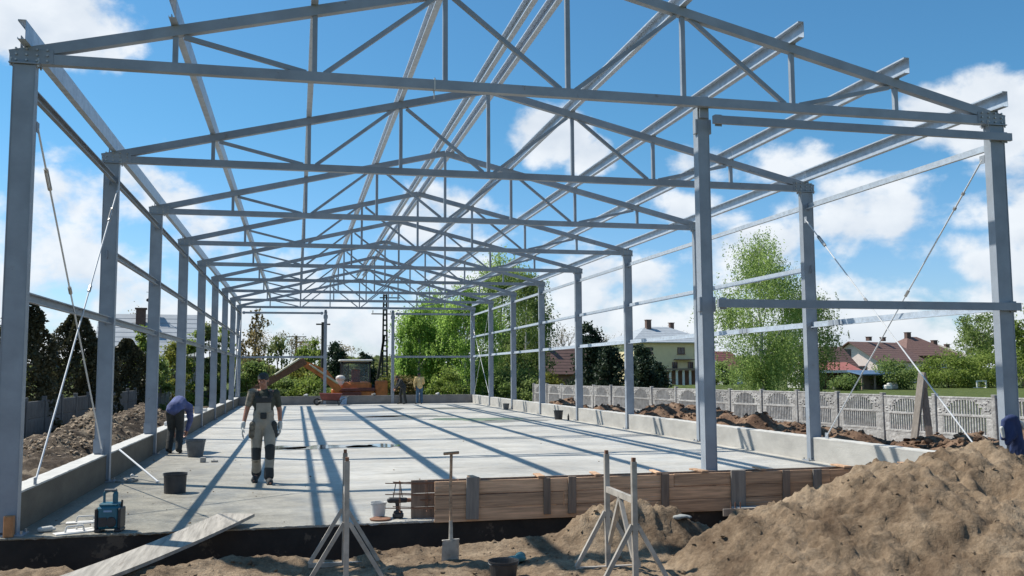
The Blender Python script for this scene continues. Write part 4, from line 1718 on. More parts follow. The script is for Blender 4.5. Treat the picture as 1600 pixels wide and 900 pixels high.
# ------------------------------------------------------------------ people
def hand(g, wrist, dirv, palmside, thumbdir, s=1.0, curl=.5):
    """palm, four unequal curled fingers and a thumb leaving the side of the palm"""
    d = Vector(dirv).normalized()
    n = Vector(palmside)
    n = (n - d * n.dot(d)).normalized()          # towards which fingers curl
    th = d.cross(n)
    if th.dot(Vector(thumbdir)) < 0:
        th = -th
    w = Vector(wrist)
    pc = w + d * .045 * s
    for k in range(4):
        off = th * (.030 - .020 * k) * s
        g.limb(w + off * .6, w + d * .085 * s + off, .015 * s, .0125 * s, 8)
    ln = (.072, .080, .075, .058)
    for k in range(4):
        off = th * (.031 - .0205 * k) * s
        base = w + d * .088 * s + off
        a1 = curl * (.5 + .1 * k)
        d1 = (d * math.cos(a1) + n * math.sin(a1)).normalized()
        a2 = curl * (1.3 + .12 * k)
        d2 = (d * math.cos(a2) + n * math.sin(a2)).normalized()
        p1 = base + d1 * ln[k] * .55 * s
        p2 = p1 + d2 * ln[k] * .55 * s
        g.limb(base, p1, .0095 * s, .009 * s, 8)
        g.limb(p1, p2, .009 * s, .0078 * s, 8)
    b = w + d * .028 * s + th * .030 * s
    p1 = b + (d * .55 + th * .75 + n * .25).normalized() * .042 * s
    p2 = p1 + (d * .85 + th * .25 + n * .35).normalized() * .034 * s
    g.limb(b, p1, .013 * s, .0105 * s, 8)
    g.limb(p1, p2, .0105 * s, .009 * s, 8)


def head_shapes(g, c, rot, s=1.0):
    """c: head centre; rot: 3x3, head faces local -Y"""
    def P(x, y, z):
        return Vector(c) + rot @ (Vector((x, y, z)) * s)
    g.ball(P(0, .012, .025), (.076 * s, .094 * s, .100 * s), rot, 16, 12)
    g.ball(P(0, -.022, -.045), (.058 * s, .062 * s, .068 * s), rot, 14, 10)
    g.ball(P(0, -.052, -.088), (.026 * s, .022 * s, .020 * s), rot)           # chin
    g.limb(P(0, -.080, .015), P(0, -.100, -.025), .010 * s, .015 * s, 8)       # nose
    g.limb(P(-.034, -.076, .030), P(.034, -.076, .030), .012 * s, .012 * s, 8)  # brow
    g.limb(P(-.020, -.078, -.057), P(.020, -.078, -.057), .008 * s, .008 * s, 8)  # lips
    for e in (-1, 1):
        g.ball(P(e * .078, .012, .0), (.012 * s, .020 * s, .032 * s), rot)
        g.ball(P(e * .040, -.062, -.018), (.020 * s, .016 * s, .018 * s), rot)   # cheek


def worker_walking():
    t = thing('person', 'worker in beige bib overalls, dark cap and pale gloves walking over the slab', 'person', (2.57, 4.28, 0), .02)
    hipL, hipR = Vector((.095, .0, .93)), Vector((-.095, .0, .93))
    kneeL, kneeR = Vector((.110, -.11, .51)), Vector((-.105, .03, .50))
    ankL, ankR = Vector((.100, -.13, .09)), Vector((-.10, .20, .115))
    toeL, toeR = Vector((.125, -.33, .035)), Vector((-.135, .03, .035))
    shL, shR = Vector((.185, .03, 1.425)), Vector((-.185, .0, 1.44))
    elL, elR = Vector((.250, .09, 1.15)), Vector((-.265, .02, 1.16))
    wrL, wrR = Vector((.262, .02, .90)), Vector((-.315, -.07, .91))
    neck = Vector((0, .015, 1.47))
    hc = Vector((-.015, -.02, 1.635))
    hrot = (Matrix.Rotation(-.22, 3, 'Z') @ Matrix.Rotation(.18, 3, 'X'))
    # one continuous body
    g = MB()
    head_shapes(g, hc, hrot)
    g.limb(neck, hc + Vector((0, .02, -.05)), .062, .056)
    g.ball((0, .01, 1.30), (.165, .10, .18)); g.ball((0, .01, 1.06), (.15, .10, .17)); g.ball((0, .01, .96), (.155, .11, .13))
    g.limb(shR, shL, .062, .062)
    for sh, el, wr in ((shL, elL, wrL), (shR, elR, wrR)):
        g.limb(sh, el, .055, .041); g.limb(el, wr, .041, .027)
    for h, k, a, to in ((hipL, kneeL, ankL, toeL), (hipR, kneeR, ankR, toeR)):
        g.limb(h, k, .088, .056); g.limb(k, a, .055, .038); g.limb(a, to, .038, .028)
    hand(g, wrL, (.02, -.05, -1), (-1, .1, 0), (0, -1, 0), 1.0, .7)
    hand(g, wrR, (-.10, -.05, -1), (1, .1, 0), (0, -1, 0), 1.0, .35)
    g.remesh('body', 'skin', t, .0075, 2)
    # T-shirt: dark green body, short sleeves
    g = MB()
    g.ball((0, .012, 1.30), (.185, .122, .20)); g.ball((0, .012, 1.12), (.165, .118, .18))
    g.limb(shR + Vector((.01, 0, -.015)), shL + Vector((-.01, 0, -.015)), .070, .070)
    g.limb(neck + Vector((0, 0, -.03)), neck + Vector((0, 0, .005)), .074, .068)
    g.limb(shL, shL.lerp(elL, .66), .070, .056)
    g.remesh('shirt', 'shirt_cloth', t, .010, 2)
    g = MB()
    g.limb(shR, shR.lerp(elR, .66), .071, .057)
    g.limb(shR + Vector((.03, -.01, .0)), shR + Vector((0, 0, 0)), .075, .073)
    o = g.remesh('sleeve', 'camo_cloth', t, .010, 2)
    # bib overalls
    g = MB()
    g.ball((0, .005, .98), (.178, .132, .15)); g.ball((0, .005, 1.09), (.172, .130, .15))
    g.box((0, -.118, 1.235), (.235, .022, .24), bev=.01)
    for s in (-1, 1):
        g.limb((s * .095, -.118, 1.33), (s * .105, -.06, 1.455), .018, .018, 8)
        g.limb((s * .105, -.06, 1.465), (s * .10, .05, 1.49), .017, .017, 8)
        g.limb((s * .10, .05, 1.49), (s * .06, .13, 1.28), .017, .017, 8)
    for h, k, a in ((hipL, kneeL, ankL), (hipR, kneeR, ankR)):
        g.limb(h, k, .108, .082); g.limb(k, a + Vector((0, 0, .02)), .080, .070)
        g.ball(k + Vector((0, -.01, -.13)), (.080, .075, .04)); g.ball(k.lerp(a, .72), (.078, .078, .035)); g.ball(k.lerp(h, .4), (.098, .092, .04))
    g.remesh('overalls', 'overall_cloth', t, .0105, 2)
    # dark chest panel, pockets and knee pads
    g = MB()
    g.box((0.0, -.140, 1.075), (.10, .03, .10), bev=.012)
    g.build('chest_pocket', 'dark_cloth', t)
    g = MB()
    g.box((0, -.128, 1.33), (.25, .03, .10), bev=.012)
    g.box((-.11, -.10, 1.40), (.06, .04, .14), bev=.015)
    g.box((.11, -.10, 1.40), (.06, .04, .14), bev=.015)
    g.build('bib_panel', 'dark_cloth', t)
    for s, x in ((1, .165), (-1, -.165)):
        g = MB()
        for i in range(4):
            g.ball((x + s * .012 * i / 3, -.07 + .01 * i, .93 - .055 * i), (.055, .055, .06))
        g.remesh('holster_pocket', 'dark_cloth' if s > 0 else 'camo_cloth', t, .010, 1)
    for k, a in ((kneeL, ankL), (kneeR, ankR)):
        g = MB()
        g.limb(k + Vector((0, -.012, .05)), k + Vector((0, -.016, -.10)), .083, .076)
        g.remesh('knee_pad', 'dark_cloth', t, .010, 1)
        g = MB()
        g.limb(a + Vector((0, 0, .13)), a + Vector((0, 0, .03)), .078, .082)
        g.remesh('trouser_hem', 'dark_cloth', t, .010, 1)
    for a, to in ((ankL, toeL), (ankR, toeR)):
        g = MB()
        g.limb(a + Vector((0, .03, -.03)), to + Vector((0, .02, .008)), .055, .046)
        g.limb(a + Vector((0, .0, .05)), a + Vector((0, .03, -.03)), .055, .052)
        g.box((a + to) / 2 + Vector((0, .02, .0)) - Vector((0, 0, (a.z + to.z) / 2 - .014)), (.095, .28, .028), bev=.012)
        g.remesh('boot', 'dark_cloth', t, .009, 1)
    # gloves
    for wr, dv, pn in ((wrL, (.02, -.05, -1), (-1, .1, 0)), (wrR, (-.10, -.05, -1), (1, .1, 0))):
        g = MB()
        d = Vector(dv).normalized()
        g.limb(wr - d * .045, wr + d * .02, .040, .037)
        hand(g, wr, dv, pn, (0, -1, 0), 1.16, .7 if wr is wrL else .35)
        g.remesh('glove', 'glove_cloth', t, .0075, 1)
    # cap
    g = MB()
    rot = hrot
    g.ball(hc + rot @ Vector((0, .014, .052)), (.088, .104, .078), rot, 18, 12)
    g.ball(hc + rot @ Vector((0, -.085, .052)), (.066, .062, .012), rot, 14, 8)
    g.remesh('cap', 'dark_cloth', t, .007, 1)
    g = MB()
    for s in (-1, 1):
        g.ball(hc + rot @ Vector((s * .030, -.083, .010)), (.011, .006, .006), rot, 10, 6)
    g.build('eye', 'dark_glass', t)
    g = MB()
    g.ball(hc + rot @ Vector((0, .04, -.01)), (.082, .082, .075), rot, 14, 10)
    g.build('hair', 'hair', t, smooth=True)
    return t


worker_walking()


def simple_person(name_label, loc, rz, J, mats, head_rot=None, cap=None, voxel=.014, s=1.0):
    """J: joints dict. mats: top, legs, boots"""
    t = thing('person', name_label, 'person', loc, rz)
    V = {k: Vector(v) * s for k, v in J.items()}
    hr = head_rot or Matrix.Identity(3)
    g = MB()
    head_shapes(g, V['head'], hr, s)
    g.limb(V['neck'], V['head'], .06 * s, .055 * s)
    g.limb(V['pelvis'], V['chest'], .125 * s, .135 * s)
    g.limb(V['shL'], V['shR'], .06 * s, .06 * s)
    g.limb(V['chest'], V['neck'], .10 * s, .07 * s)
    for q in 'LR':
        g.limb(V['sh' + q], V['el' + q], .052 * s, .04 * s)
        g.limb(V['el' + q], V['wr' + q], .04 * s, .028 * s)
        g.limb(V['hip' + q], V['kn' + q], .088 * s, .058 * s)
        g.limb(V['kn' + q], V['an' + q], .055 * s, .04 * s)
        g.limb(V['an' + q], V['to' + q], .036 * s, .03 * s)
        d = (V['wr' + q] - V['el' + q])
        hand(g, V['wr' + q], d, V['pelvis'] - V['wr' + q] + Vector((0, 0, .01)), (0, -1, 0) if 'td' not in J else J['td'], s, .6)
    g.remesh('body', 'skin', t, .009, 1)
    g = MB()
    g.limb(V['pelvis'], V['chest'], .165 * s, .165 * s)
    g.ball(V['pelvis'] + Vector((0, 0, -.03)) * s, (.185 * s, .175 * s, .12 * s))
    g.limb(V['chest'], V['neck'].lerp(V['chest'], .3), .155 * s, .09 * s)
    g.limb(V['shL'], V['shR'], .082 * s, .082 * s)
    g.limb(V['chest'], V['shL'], .12 * s, .085 * s)
    g.limb(V['chest'], V['shR'], .12 * s, .085 * s)
    for q in 'LR':
        g.limb(V['sh' + q], V['el' + q], .078 * s, .060 * s)
        g.limb(V['el' + q], V['wr' + q].lerp(V['el' + q], .12), .060 * s, .046 * s)
        for f in (.35, .7):
            g.ball(V['sh' + q].lerp(V['el' + q], f), (.078 * s,) * 3)
    g.remesh('jacket', mats[0], t, voxel, 2)
    g = MB()
    g.ball(V['pelvis'], (.165 * s, .135 * s, .14 * s))
    for q in 'LR':
        g.limb(V['hip' + q], V['kn' + q], .108 * s, .08 * s)
        g.limb(V['kn' + q], V['an' + q], .080 * s, .068 * s)
        g.limb(V['pelvis'], V['hip' + q], .13 * s, .11 * s)
        g.ball(V['kn' + q].lerp(V['an' + q], .6), (.082 * s, .08 * s, .04 * s))
    g.remesh('trousers', mats[1], t, voxel, 2)
    for q in 'LR':
        g = MB()
        g.limb(V['an' + q], V['to' + q], .055 * s, .045 * s)
        g.remesh('boot', mats[2], t, .012, 1)
    g = MB()
    if cap:
        g.ball(V['head'] + hr @ Vector((0, .01, .05)) * s, (.09 * s, .105 * s, .075 * s), hr, 14, 10)
        g.ball(V['head'] + hr @ Vector((0, -.085, .05)) * s, (.065 * s, .06 * s, .012 * s), hr, 12, 6)
        g.remesh('cap', cap, t, .009, 1)
    else:
        g.ball(V['head'] + hr @ Vector((0, .022, .035)) * s, (.084 * s, .098 * s, .10 * s), hr, 14, 10)
        g.build('hair', 'hair', t, smooth=True)
    return t


# stooping man by the left wall: back arched, arms down to the wall foot. local +x = towards the wall side he works on
J = dict(pelvis=(0, 0, .94), chest=(.24, .28, 1.03), neck=(.36, .42, .93), head=(.42, .52, .84),
         shL=(.16, .48, .94), shR=(.44, .22, .94), elL=(.22, .52, .68), elR=(.50, .26, .67), wrL=(.28, .57, .44), wrR=(.48, .36, .43),
         hipL=(-.06, .06, .86), hipR=(.06, -.06, .86), knL=(.06, .24, .48), knR=(.17, .08, .47), anL=(-.06, .10, .09), anR=(.06, -.08, .09), toL=(.06, .26, .035), toR=(.18, .07, .035), td=(0, 1, 0))
simple_person('stooping worker in a blue jacket and dark trousers bent over at the left wall', (.47, 10.5, 0), .62, J, ('blue_cloth', 'dark_cloth', 'dark_cloth'),
              Matrix.Rotation(2.4, 3, 'Z') @ Matrix.Rotation(1.0, 3, 'X'), cap='pale_bag', s=1.06)

# far pair
J = dict(pelvis=(0, 0, .95), chest=(-.16, .10, 1.24), neck=(-.24, .14, 1.36), head=(-.33, .16, 1.42),
         shL=(-.10, .30, 1.28), shR=(-.20, -.08, 1.28), elL=(-.25, .32, 1.0), elR=(-.34, -.10, 1.02), wrL=(-.42, .25, .86), wrR=(-.48, -.02, .84),
         hipL=(0, .10, .9), hipR=(0, -.10, .9), knL=(-.10, .14, .5), knR=(.02, -.12, .5), anL=(-.06, .16, .09), anR=(.12, -.13, .09), toL=(-.24, .18, .035), toR=(-.06, -.15, .035))
simple_person('far worker in dark clothes stooping over the far wall, left of the man in yellow', (8.85, LEN - 1.0, 0), .35, J, ('dark_cloth', 'dark_cloth', 'dark_cloth'),
              Matrix.Rotation(-1.3, 3, 'Z') @ Matrix.Rotation(.5, 3, 'X'), cap=None)
J = dict(pelvis=(0, 0, .97), chest=(.0, .04, 1.28), neck=(0, .06, 1.46), head=(.0, .12, 1.60),
         shL=(-.19, .05, 1.42), shR=(.19, .05, 1.42), elL=(-.28, .06, 1.14), elR=(.27, .10, 1.14), wrL=(-.27, .0, .90), wrR=(.20, .28, 1.05),
         hipL=(-.09, 0, .92), hipR=(.09, 0, .92), knL=(-.12, .02, .5), knR=(.11, .04, .5), anL=(-.14, -.02, .09), anR=(.12, .0, .09), toL=(-.17, .18, .035), toR=(.14, .2, .035), td=(0, 1, 0))
simple_person('far worker in a yellow jacket and blue jeans standing with his back to the camera', (9.75, LEN - 1.1, 0), .1, J, ('yellow_cloth', 'jeans_cloth', 'dark_cloth'),
              Matrix.Rotation(math.pi, 3, 'Z'), cap=None)

# ------------------------------------------------------------------ trees
GZ = -0.5


def leaf_cloud(centres, size, rg, flat=.0, droop=0.0):
    n = len(centres)
    a = rg.normal(size=(n, 3))
    a[:, 2] = a[:, 2] * (1 - flat) - droop * 1.5
    a /= np.linalg.norm(a, axis=1)[:, None]
    b = rg.normal(size=(n, 3))
    b -= a * (a * b).sum(1)[:, None]
    b /= np.linalg.norm(b, axis=1)[:, None]
    s = size * rg.uniform(.6, 1.35, n)[:, None]
    A, B = a * s * .5, b * s * .30
    P = np.stack([centres - A, centres + B, centres + A, centres - B], 1)
    return P.reshape(-1, 3), np.arange(n * 4).reshape(n, 4)


def crown_points(kind, h, w, rg, n):
    """points in a crown standing on z 0, height h, width w"""
    if kind == 'thuja':
        z = rg.random(n * 2) ** .9
        prof = np.minimum(1, (1 - z) * 1.9 + .03) ** .60 * np.minimum(1, .86 + z)
        r = w / 2 * prof * (.72 + .33 * rg.random(n * 2) ** .5)
        a = rg.uniform(0, 2 * np.pi, n * 2)
        lump = 1 + .26 * np.sin(a * 3 + z * 7 + rg.uniform(0, 6)) + .20 * np.sin(a * 5 - z * 15 + rg.uniform(0, 6)) + .12 * rg.normal(size=n * 2) * (rg.random(n * 2) < .25)
        P = np.stack([np.cos(a) * r * lump, np.sin(a) * r * lump, z * h * 1.0], 1)[:n]
        return P, []
    if kind == 'pine':
        tiers = int(7 + h * .8)
        pts, br = [], []
        for k in range(tiers):
            f = k / tiers
            zc = h * (.14 + .86 * f)
            rr = w / 2 * (1 - f) ** .7 * rg.uniform(.75, 1.12) + .12
            nb = rg.integers(5, 8)
            for b in range(nb):
                a = rg.uniform(0, 2 * np.pi)
                tip = np.array([math.cos(a) * rr, math.sin(a) * rr, zc + rg.uniform(.0, .14) * rr])
                br.append(((0, 0, zc - .1), tip))
                m = max(6, int(n / tiers / nb))
                u = rg.random(m) ** .7
                q = np.array([0, 0, zc])[None] + (tip - np.array([0, 0, zc]))[None] * u[:, None]
                q += rg.normal(size=(m, 3)) * np.array([.2, .2, .26]) * (.4 + rr * .35)
                q[:, 2] += rg.normal() * .18
                pts.append(q)
        return np.concatenate(pts), br[::3]
    # broad-leaved: clumps, optionally with hanging strands
    nc = {'birch': 46, 'round': 30, 'bush': 22, 'wispy': 34, 'sparse': 26}[kind]
    C_, R_ = [], []
    for i in range(nc):
        for _ in range(40):
            p = rg.uniform(-1, 1, 3)
            if np.linalg.norm(p) < 1:
                break
        p = p / max(np.linalg.norm(p), 1e-3) * np.linalg.norm(p) ** .45
        z = (p[2] + 1) / 2
        if kind in ('birch', 'wispy'):
            wz = (.72 + .56 * z) if z < .5 else (1.0 - (z - .5) * 1.0)
            wz = max(wz, .38)
        elif kind == 'bush':
            wz = 1.0 if z < .5 else 1.15 - (z - .3)
        else:
            wz = 1.0
        z0 = {'birch': .08, 'round': .22, 'bush': .02, 'wispy': .10, 'sparse': .25}[kind]
        C_.append([p[0] * w / 2 * wz * .82, p[1] * w / 2 * wz * .82, h * (z0 + (1 - z0) * .97 * z)])
        R_.append(w * rg.uniform(.07, .17) if kind not in ('wispy', 'sparse') else w * rg.uniform(.06, .13))
    C_ = np.array(C_)
    R_ = np.array(R_)
    k = rg.integers(0, nc, n)
    if kind in ('birch', 'wispy'):
        # strands hanging from every clump
        ns = max(60, n // 26)
        ks = rg.integers(0, nc, ns)
        top = C_[ks] + rg.normal(size=(ns, 3)) * R_[ks][:, None] * .75
        ln = h * rg.uniform(.05, .17, ns)
        j = rg.integers(0, ns, n)
        u = rg.random(n)
        lean = rg.normal(size=(ns, 2)) * .12
        P = top[j].copy()
        P[:, 2] -= u * ln[j]
        P[:, :2] += lean[j] * (u * ln[j])[:, None] + rg.normal(size=(n, 2)) * .045 * w / 6
        hh = rg.random(n) < .35
        P[hh] = C_[k[hh]] + rg.normal(size=(hh.sum(), 3)) * R_[k[hh]][:, None] * np.array([.7, .7, .55])
    else:
        P = C_[k] + rg.normal(size=(n, 3)) * R_[k][:, None] * np.array([.68, .68, .55])
    P[:, 2] = np.maximum(P[:, 2], .02 * h)
    return P, [((0, 0, h * .25), c) for c in C_[::2]]


def tree(name, label, cat, px, d, top, wpx, kind, leaf, n=6000, size=.16, bark='bark', group=None, base=GZ, seed=None, tone=0.0):
    seed = seed if seed is not None else int(px * 7 + d)
    rg = np.random.default_rng(seed)
    p = at(px, 590, d)
    z_top = at(px, top, d).z
    h = z_top - base
    w = wpx / FPX * d
    t = thing(name, label, cat, (p.x, p.y, base), group=group)
    P, br = crown_points(kind, h, w, rg, n)
    kz = h / np.percentile(P[:, 2], 99.3)
    kx = w / 2 / np.percentile(np.abs(P[:, :2]), 97.5)
    P = P * np.array([kx, kx, kz])
    br = [(a, (b[0] * kx, b[1] * kx, b[2] * kz)) for a, b in br]
    V_, F_ = leaf_cloud(P, size, rg, droop=.6 if kind in ('birch', 'wispy') else 0)
    cl = fbm(P[:, 0] * 1.3 / max(w, 1) * 3 + seed, P[:, 2] * 1.3 / max(w, 1) * 3 + P[:, 1], 3, seed)
    tint = np.clip(.5 + cl * .8 + rg.normal(size=n if len(P) == n else len(P)) * .16 + tone, 0, 1)
    link('crown', np_mesh('crown', V_, F_, leaf, smooth=False, attr=np.repeat(tint, 4)), t)
    g = MB()
    tr = max(.05, h * .016)
    pts = [Vector((0, 0, -.15))]
    k = 6
    for i in range(1, k + 1):
        pts.append(Vector((rg.normal() * w * .02, rg.normal() * w * .02, h * (.86 if kind != 'round' else .7) * i / k)))
    for i in range(k):
        g.tube(pts[i], pts[i + 1], tr * (1 - i / k * .85), tr * (1 - (i + 1) / k * .85), 7, caps=False)
    if kind == 'bush':
        for a in range(5):
            an = a * 1.3
            g.tube((0, 0, -.1), (math.cos(an) * w * .25, math.sin(an) * w * .25, h * .6), tr * .6, tr * .15, 5, caps=False)
    g.build('trunk', bark, t)
    if br and kind != 'bush':
        g = MB()
        for a, b in br:
            b = Vector(tuple(map(float, b)))
            a = Vector((0, 0, max(h * .12, b.z - (Vector((b.x, b.y)).length) * (.9 if kind != 'pine' else -.0) - (.0 if kind == 'pine' else .2))))
            if kind == 'pine':
                a.z = b.z
            m = a.lerp(b, .5) + Vector((0, 0, .1))
            g.tube(a, m, tr * .35, tr * .22, 5, caps=False)
            g.tube(m, b, tr * .22, tr * .08, 5, caps=False)
        g.build('limbs', bark, t)
    return t


def bare_tree(label, px, d, top, wpx, seed, leaf='leaf_brown', n=700, group=None):
    rg = random.Random(seed)
    p = at(px, 590, d)
    h = at(px, top, d).z - GZ
    w = wpx / FPX * d
    t = thing('bare_tree', label, 'tree', (p.x, p.y, GZ), group=group)
    tips = []
    gt, gl_ = MB(), MB()

    def rec(a, dr, ln, r, lv):
        b = a + dr * ln
        (gt if lv == 0 else gl_).tube(a, b, r, r * .68, 6 if lv < 2 else 4, caps=False)
        if lv >= 4:
            tips.append(b)
            return
        nb = 3 if lv < 3 else 2
        for i in range(nb + (lv == 0)):
            nd = (dr + Vector((rg.uniform(-1, 1), rg.uniform(-1, 1), rg.uniform(-.1, .6))) * (.55 if lv else .5)).normalized()
            rec(b if i else a + dr * ln * .8, nd, ln * rg.uniform(.62, .85), r * .6, lv + 1)
    L0 = h * .31
    rec(Vector((0, 0, -.1)), Vector((0, 0, 1)), L0, max(.07, h * .014), 0)
    # fit to the wanted height and width
    zs = max(v.z for v in tips)
    xs = max(abs(v.x) for v in tips) + .01
    for g in (gt, gl_):
        g.v = [(x * min(1.4, w / 2 / xs), y * min(1.4, w / 2 / xs), z * h / zs) for x, y, z in g.v]
    gt.build('trunk', 'bark', t)
    gl_.build('limbs', 'bark', t)
    r2 = np.random.default_rng(seed)
    T = np.array([(v.x * min(1.4, w / 2 / xs), v.y * min(1.4, w / 2 / xs), v.z * h / zs) for v in tips])
    P = T[r2.integers(0, len(T), n)] + r2.normal(size=(n, 3)) * h * .035
    V_, F_ = leaf_cloud(P, .15, r2)
    link('crown', np_mesh('crown', V_, F_, leaf, False, np.repeat(r2.random(n), 4)), t)
    return t


# left: dark thujas behind the panel fence
for px, d, top, wpx, lab, sd in ((30, 29, 462, 108, 'leftmost dark conical thuja, seen either side of the front left post', 1),                             (118, 35, 488, 98, 'broad dark thuja in the middle of the first left bay', 3), (158, 39.5, 530, 56, 'low dark thuja showing left of the second left post', 9),
                             (197, 45, 530, 74, 'dark thuja between the second and third left posts', 4)):
    tree('thuja', lab, 'thuja', px, d, top, wpx, 'thuja', 'leaf_thuja', 14000, .14, group='dark thujas behind the left fence', seed=sd)
T = [
    ('leafy_bush', 'light green bush right of the dark thujas, under the grey roof', 'bush', 222, 50, 512, 44, 'bush', 'leaf_bush', 6500, .17),
    ('leafy_bush', 'dark green bush low behind the stooping man', 'bush', 243, 52, 560, 44, 'bush', 'leaf_mid', 5200, .17),
    ('leafy_bush', 'yellow green flowering bush between the third and fourth left posts', 'bush', 270, 58, 536, 46, 'bush', 'leaf_yellow', 6500, .17),
    ('leafy_bush', 'green bush filling the gap before the fifth left post', 'bush', 302, 61, 520, 42, 'bush', 'leaf_bush', 5600, .18),
    ('leafy_bush', 'olive green bush between the fifth and sixth left posts', 'bush', 327, 63, 508, 38, 'bush', 'leaf_olive', 4200, .17),
    ('leafy_bush', 'green bush seen through the farthest left bays', 'bush', 349, 65, 512, 36, 'bush', 'leaf_bush', 4000, .18),
    ('leafy_tree', 'brownish leafing tree just right of the far left corner post', 'tree', 398, 68, 488, 60, 'wispy', 'leaf_brown', 4200, .20),
    ('leafy_tree', 'olive tree behind the walking worker', 'tree', 434, 74, 528, 54, 'wispy', 'leaf_olive', 3600, .22),
    ('leafy_bush', 'dense green hedge bush behind the walking man', 'bush', 395, 62, 566, 56, 'bush', 'leaf_mid', 5200, .2),
    ('leafy_tree', 'light green tree left of the left far gable post', 'tree', 487, 78, 533, 50, 'wispy', 'leaf_bush', 5200, .22),
    ('leafy_bush', 'yellow green bush under the digger arm', 'bush', 465, 72, 572, 60, 'bush', 'leaf_yellow', 5000, .2),
    ('leafy_bush', 'low mid green bush at the far left of the digger', 'bush', 440, 64, 588, 60, 'bush', 'leaf_mid', 4200, .17),
    ('leafy_bush', 'low bright bush filling the ground between worker and digger', 'bush', 490, 63, 590, 64, 'bush', 'leaf_bush', 4200, .17),
    ('leafy_bush', 'green bush behind the digger boom', 'bush', 505, 80, 572, 60, 'bush', 'leaf_bush', 5000, .2),
    ('dark_conifer', 'dark evergreen right of the left far gable post', 'conifer', 525, 74, 537, 44, 'pine', 'leaf_pine', 5200, .22),
    ('dark_conifer', 'dark evergreen close behind the digger cab', 'conifer', 571, 76, 553, 44, 'pine', 'leaf_pine', 5200, .22),
    ('leafy_bush', 'yellow brown reeds and scrub left of the stooping far worker', 'bush', 602, 62, 592, 40, 'bush', 'leaf_yellow', 3200, .16),
    ('leafy_bush', 'brown scrub between the two far workers', 'bush', 632, 62, 588, 44, 'bush', 'leaf_brown', 3200, .16),
    ('willow', 'leftmost bright green willow behind the right far gable post', 'willow', 654, 66, 480, 72, 'birch', 'leaf_willow', 29750, 0.144),
    ('willow', 'bright green willow behind the man in yellow', 'willow', 684, 69, 462, 90, 'birch', 'leaf_willow', 29750, 0.144),
    ('willow', 'bright green willow left of the far right corner post', 'willow', 727, 64, 448, 92, 'birch', 'leaf_willow', 31450, 0.144),
    ('birch', 'tallest green birch rising behind the far right posts', 'birch', 786, 72, 400, 112, 'birch', 'leaf_birch', 38250, 0.151),
    ('birch', 'darker green birch at the right of the tall one', 'birch', 824, 68, 430, 78, 'birch', 'leaf_mid', 26350, 0.144),
    ('leafy_bush', 'low dark bushes at the foot of the tall birch', 'bush', 800, 62, 572, 90, 'bush', 'leaf_mid', 6500, .17),
    ('leafy_bush', 'bright low bush behind the man in yellow', 'bush', 700, 58, 575, 60, 'bush', 'leaf_bush', 4500, .16),
    ('leafy_bush', 'yellowish bush by the left end of the concrete fence', 'bush', 862, 56, 583, 44, 'bush', 'leaf_yellow', 3600, .15),
    ('pine', 'tall dark pine between the fourth and fifth right posts', 'pine', 922, 62, 508, 62, 'pine', 'leaf_pine', 8000, .20),
    ('pine', 'lower dark pine right beside the tall pine', 'pine', 955, 60, 540, 50, 'pine', 'leaf_pine', 6200, .20),
    ('pine', 'dark bushy pine in front of the yellow house', 'pine', 1003, 58, 541, 50, 'pine', 'leaf_pine', 6500, .20),
    ('pine', 'low dark pine right of the one before the yellow house', 'pine', 1030, 59, 568, 40, 'pine', 'leaf_pine', 4500, .18),
    ('leafy_bush', 'green bush left of the large birch, behind the gable post', 'bush', 1128, 84, 566, 44, 'bush', 'leaf_mid', 4000, .2),
    ('birch', 'large weeping birch behind the second right post', 'birch', 1192, 62, 374, 140, 'birch', 'leaf_birch', 51000, 0.122),
    ('birch', 'dark green birch half hidden by the second right post', 'birch', 1258, 66, 452, 96, 'birch', 'leaf_mid', 24650, 0.130),
    ('leafy_bush', 'green shrubs left of the pink house', 'bush', 1300, 118, 560, 40, 'bush', 'leaf_bush', 4200, .25),
    ('leafy_bush', 'round green bush in front of the pink house', 'bush', 1398, 104, 562, 64, 'bush', 'leaf_mid', 5200, .25),
    ('leafy_bush', 'low green bush beside the blue roofed shelter', 'bush', 1322, 100, 586, 44, 'bush', 'leaf_mid', 3600, .22),
    ('leafy_bush', 'green hedge left of the small goal', 'hedge', 1482, 112, 548, 90, 'bush', 'leaf_bush', 8000, .26),
    ('leafy_bush', 'broad green hedge behind the small goal', 'hedge', 1545, 114, 546, 90, 'bush', 'leaf_bush', 8000, .26),
    ('leafy_bush', 'green hedge at the right edge of the view, behind the corner post', 'hedge', 1600, 108, 540, 80, 'bush', 'leaf_bush', 6500, .26),
    ('leafy_tree', 'bluish green tree over the hedge left of the corner post', 'tree', 1532, 122, 488, 70, 'round', 'leaf_mid', 6500, .3),
    ('leafy_tree', 'green tree at the right edge of the view', 'tree', 1606, 84, 478, 62, 'round', 'leaf_bush', 6000, .24),
]
for (nm, lab, cat, px, d, top, wpx, kind, leaf, n, size) in T:
    tree(nm, lab, cat, px, d, top, wpx, kind, leaf, n, size, bark='birch_bark' if cat in ('birch', 'willow') else 'bark')
for lab, px, d, top, wpx, sd in (('bare tree left of the thin utility pole', 415, 92, 515, 50, 1), ('bare tree between the utility pole and the worker', 447, 96, 520, 44, 2),
                                 ('bare tree above the light green tree', 478, 98, 528, 40, 3), ('bare tree left of the tall pine', 884, 120, 510, 56, 4),
                                 ('bare tree over the left end of the yellow house', 950, 150, 520, 50, 5), ('bare tree behind the roof of the yellow house', 1058, 160, 508, 60, 6),
                                 ('bare brownish tree right of the dark evergreen', 543, 98, 540, 36, 7), ('bare tree behind the grey roof chimney', 206, 84, 482, 40, 8)):
    bare_tree(lab, px, d, top, wpx, sd, group='leafless trees far off')


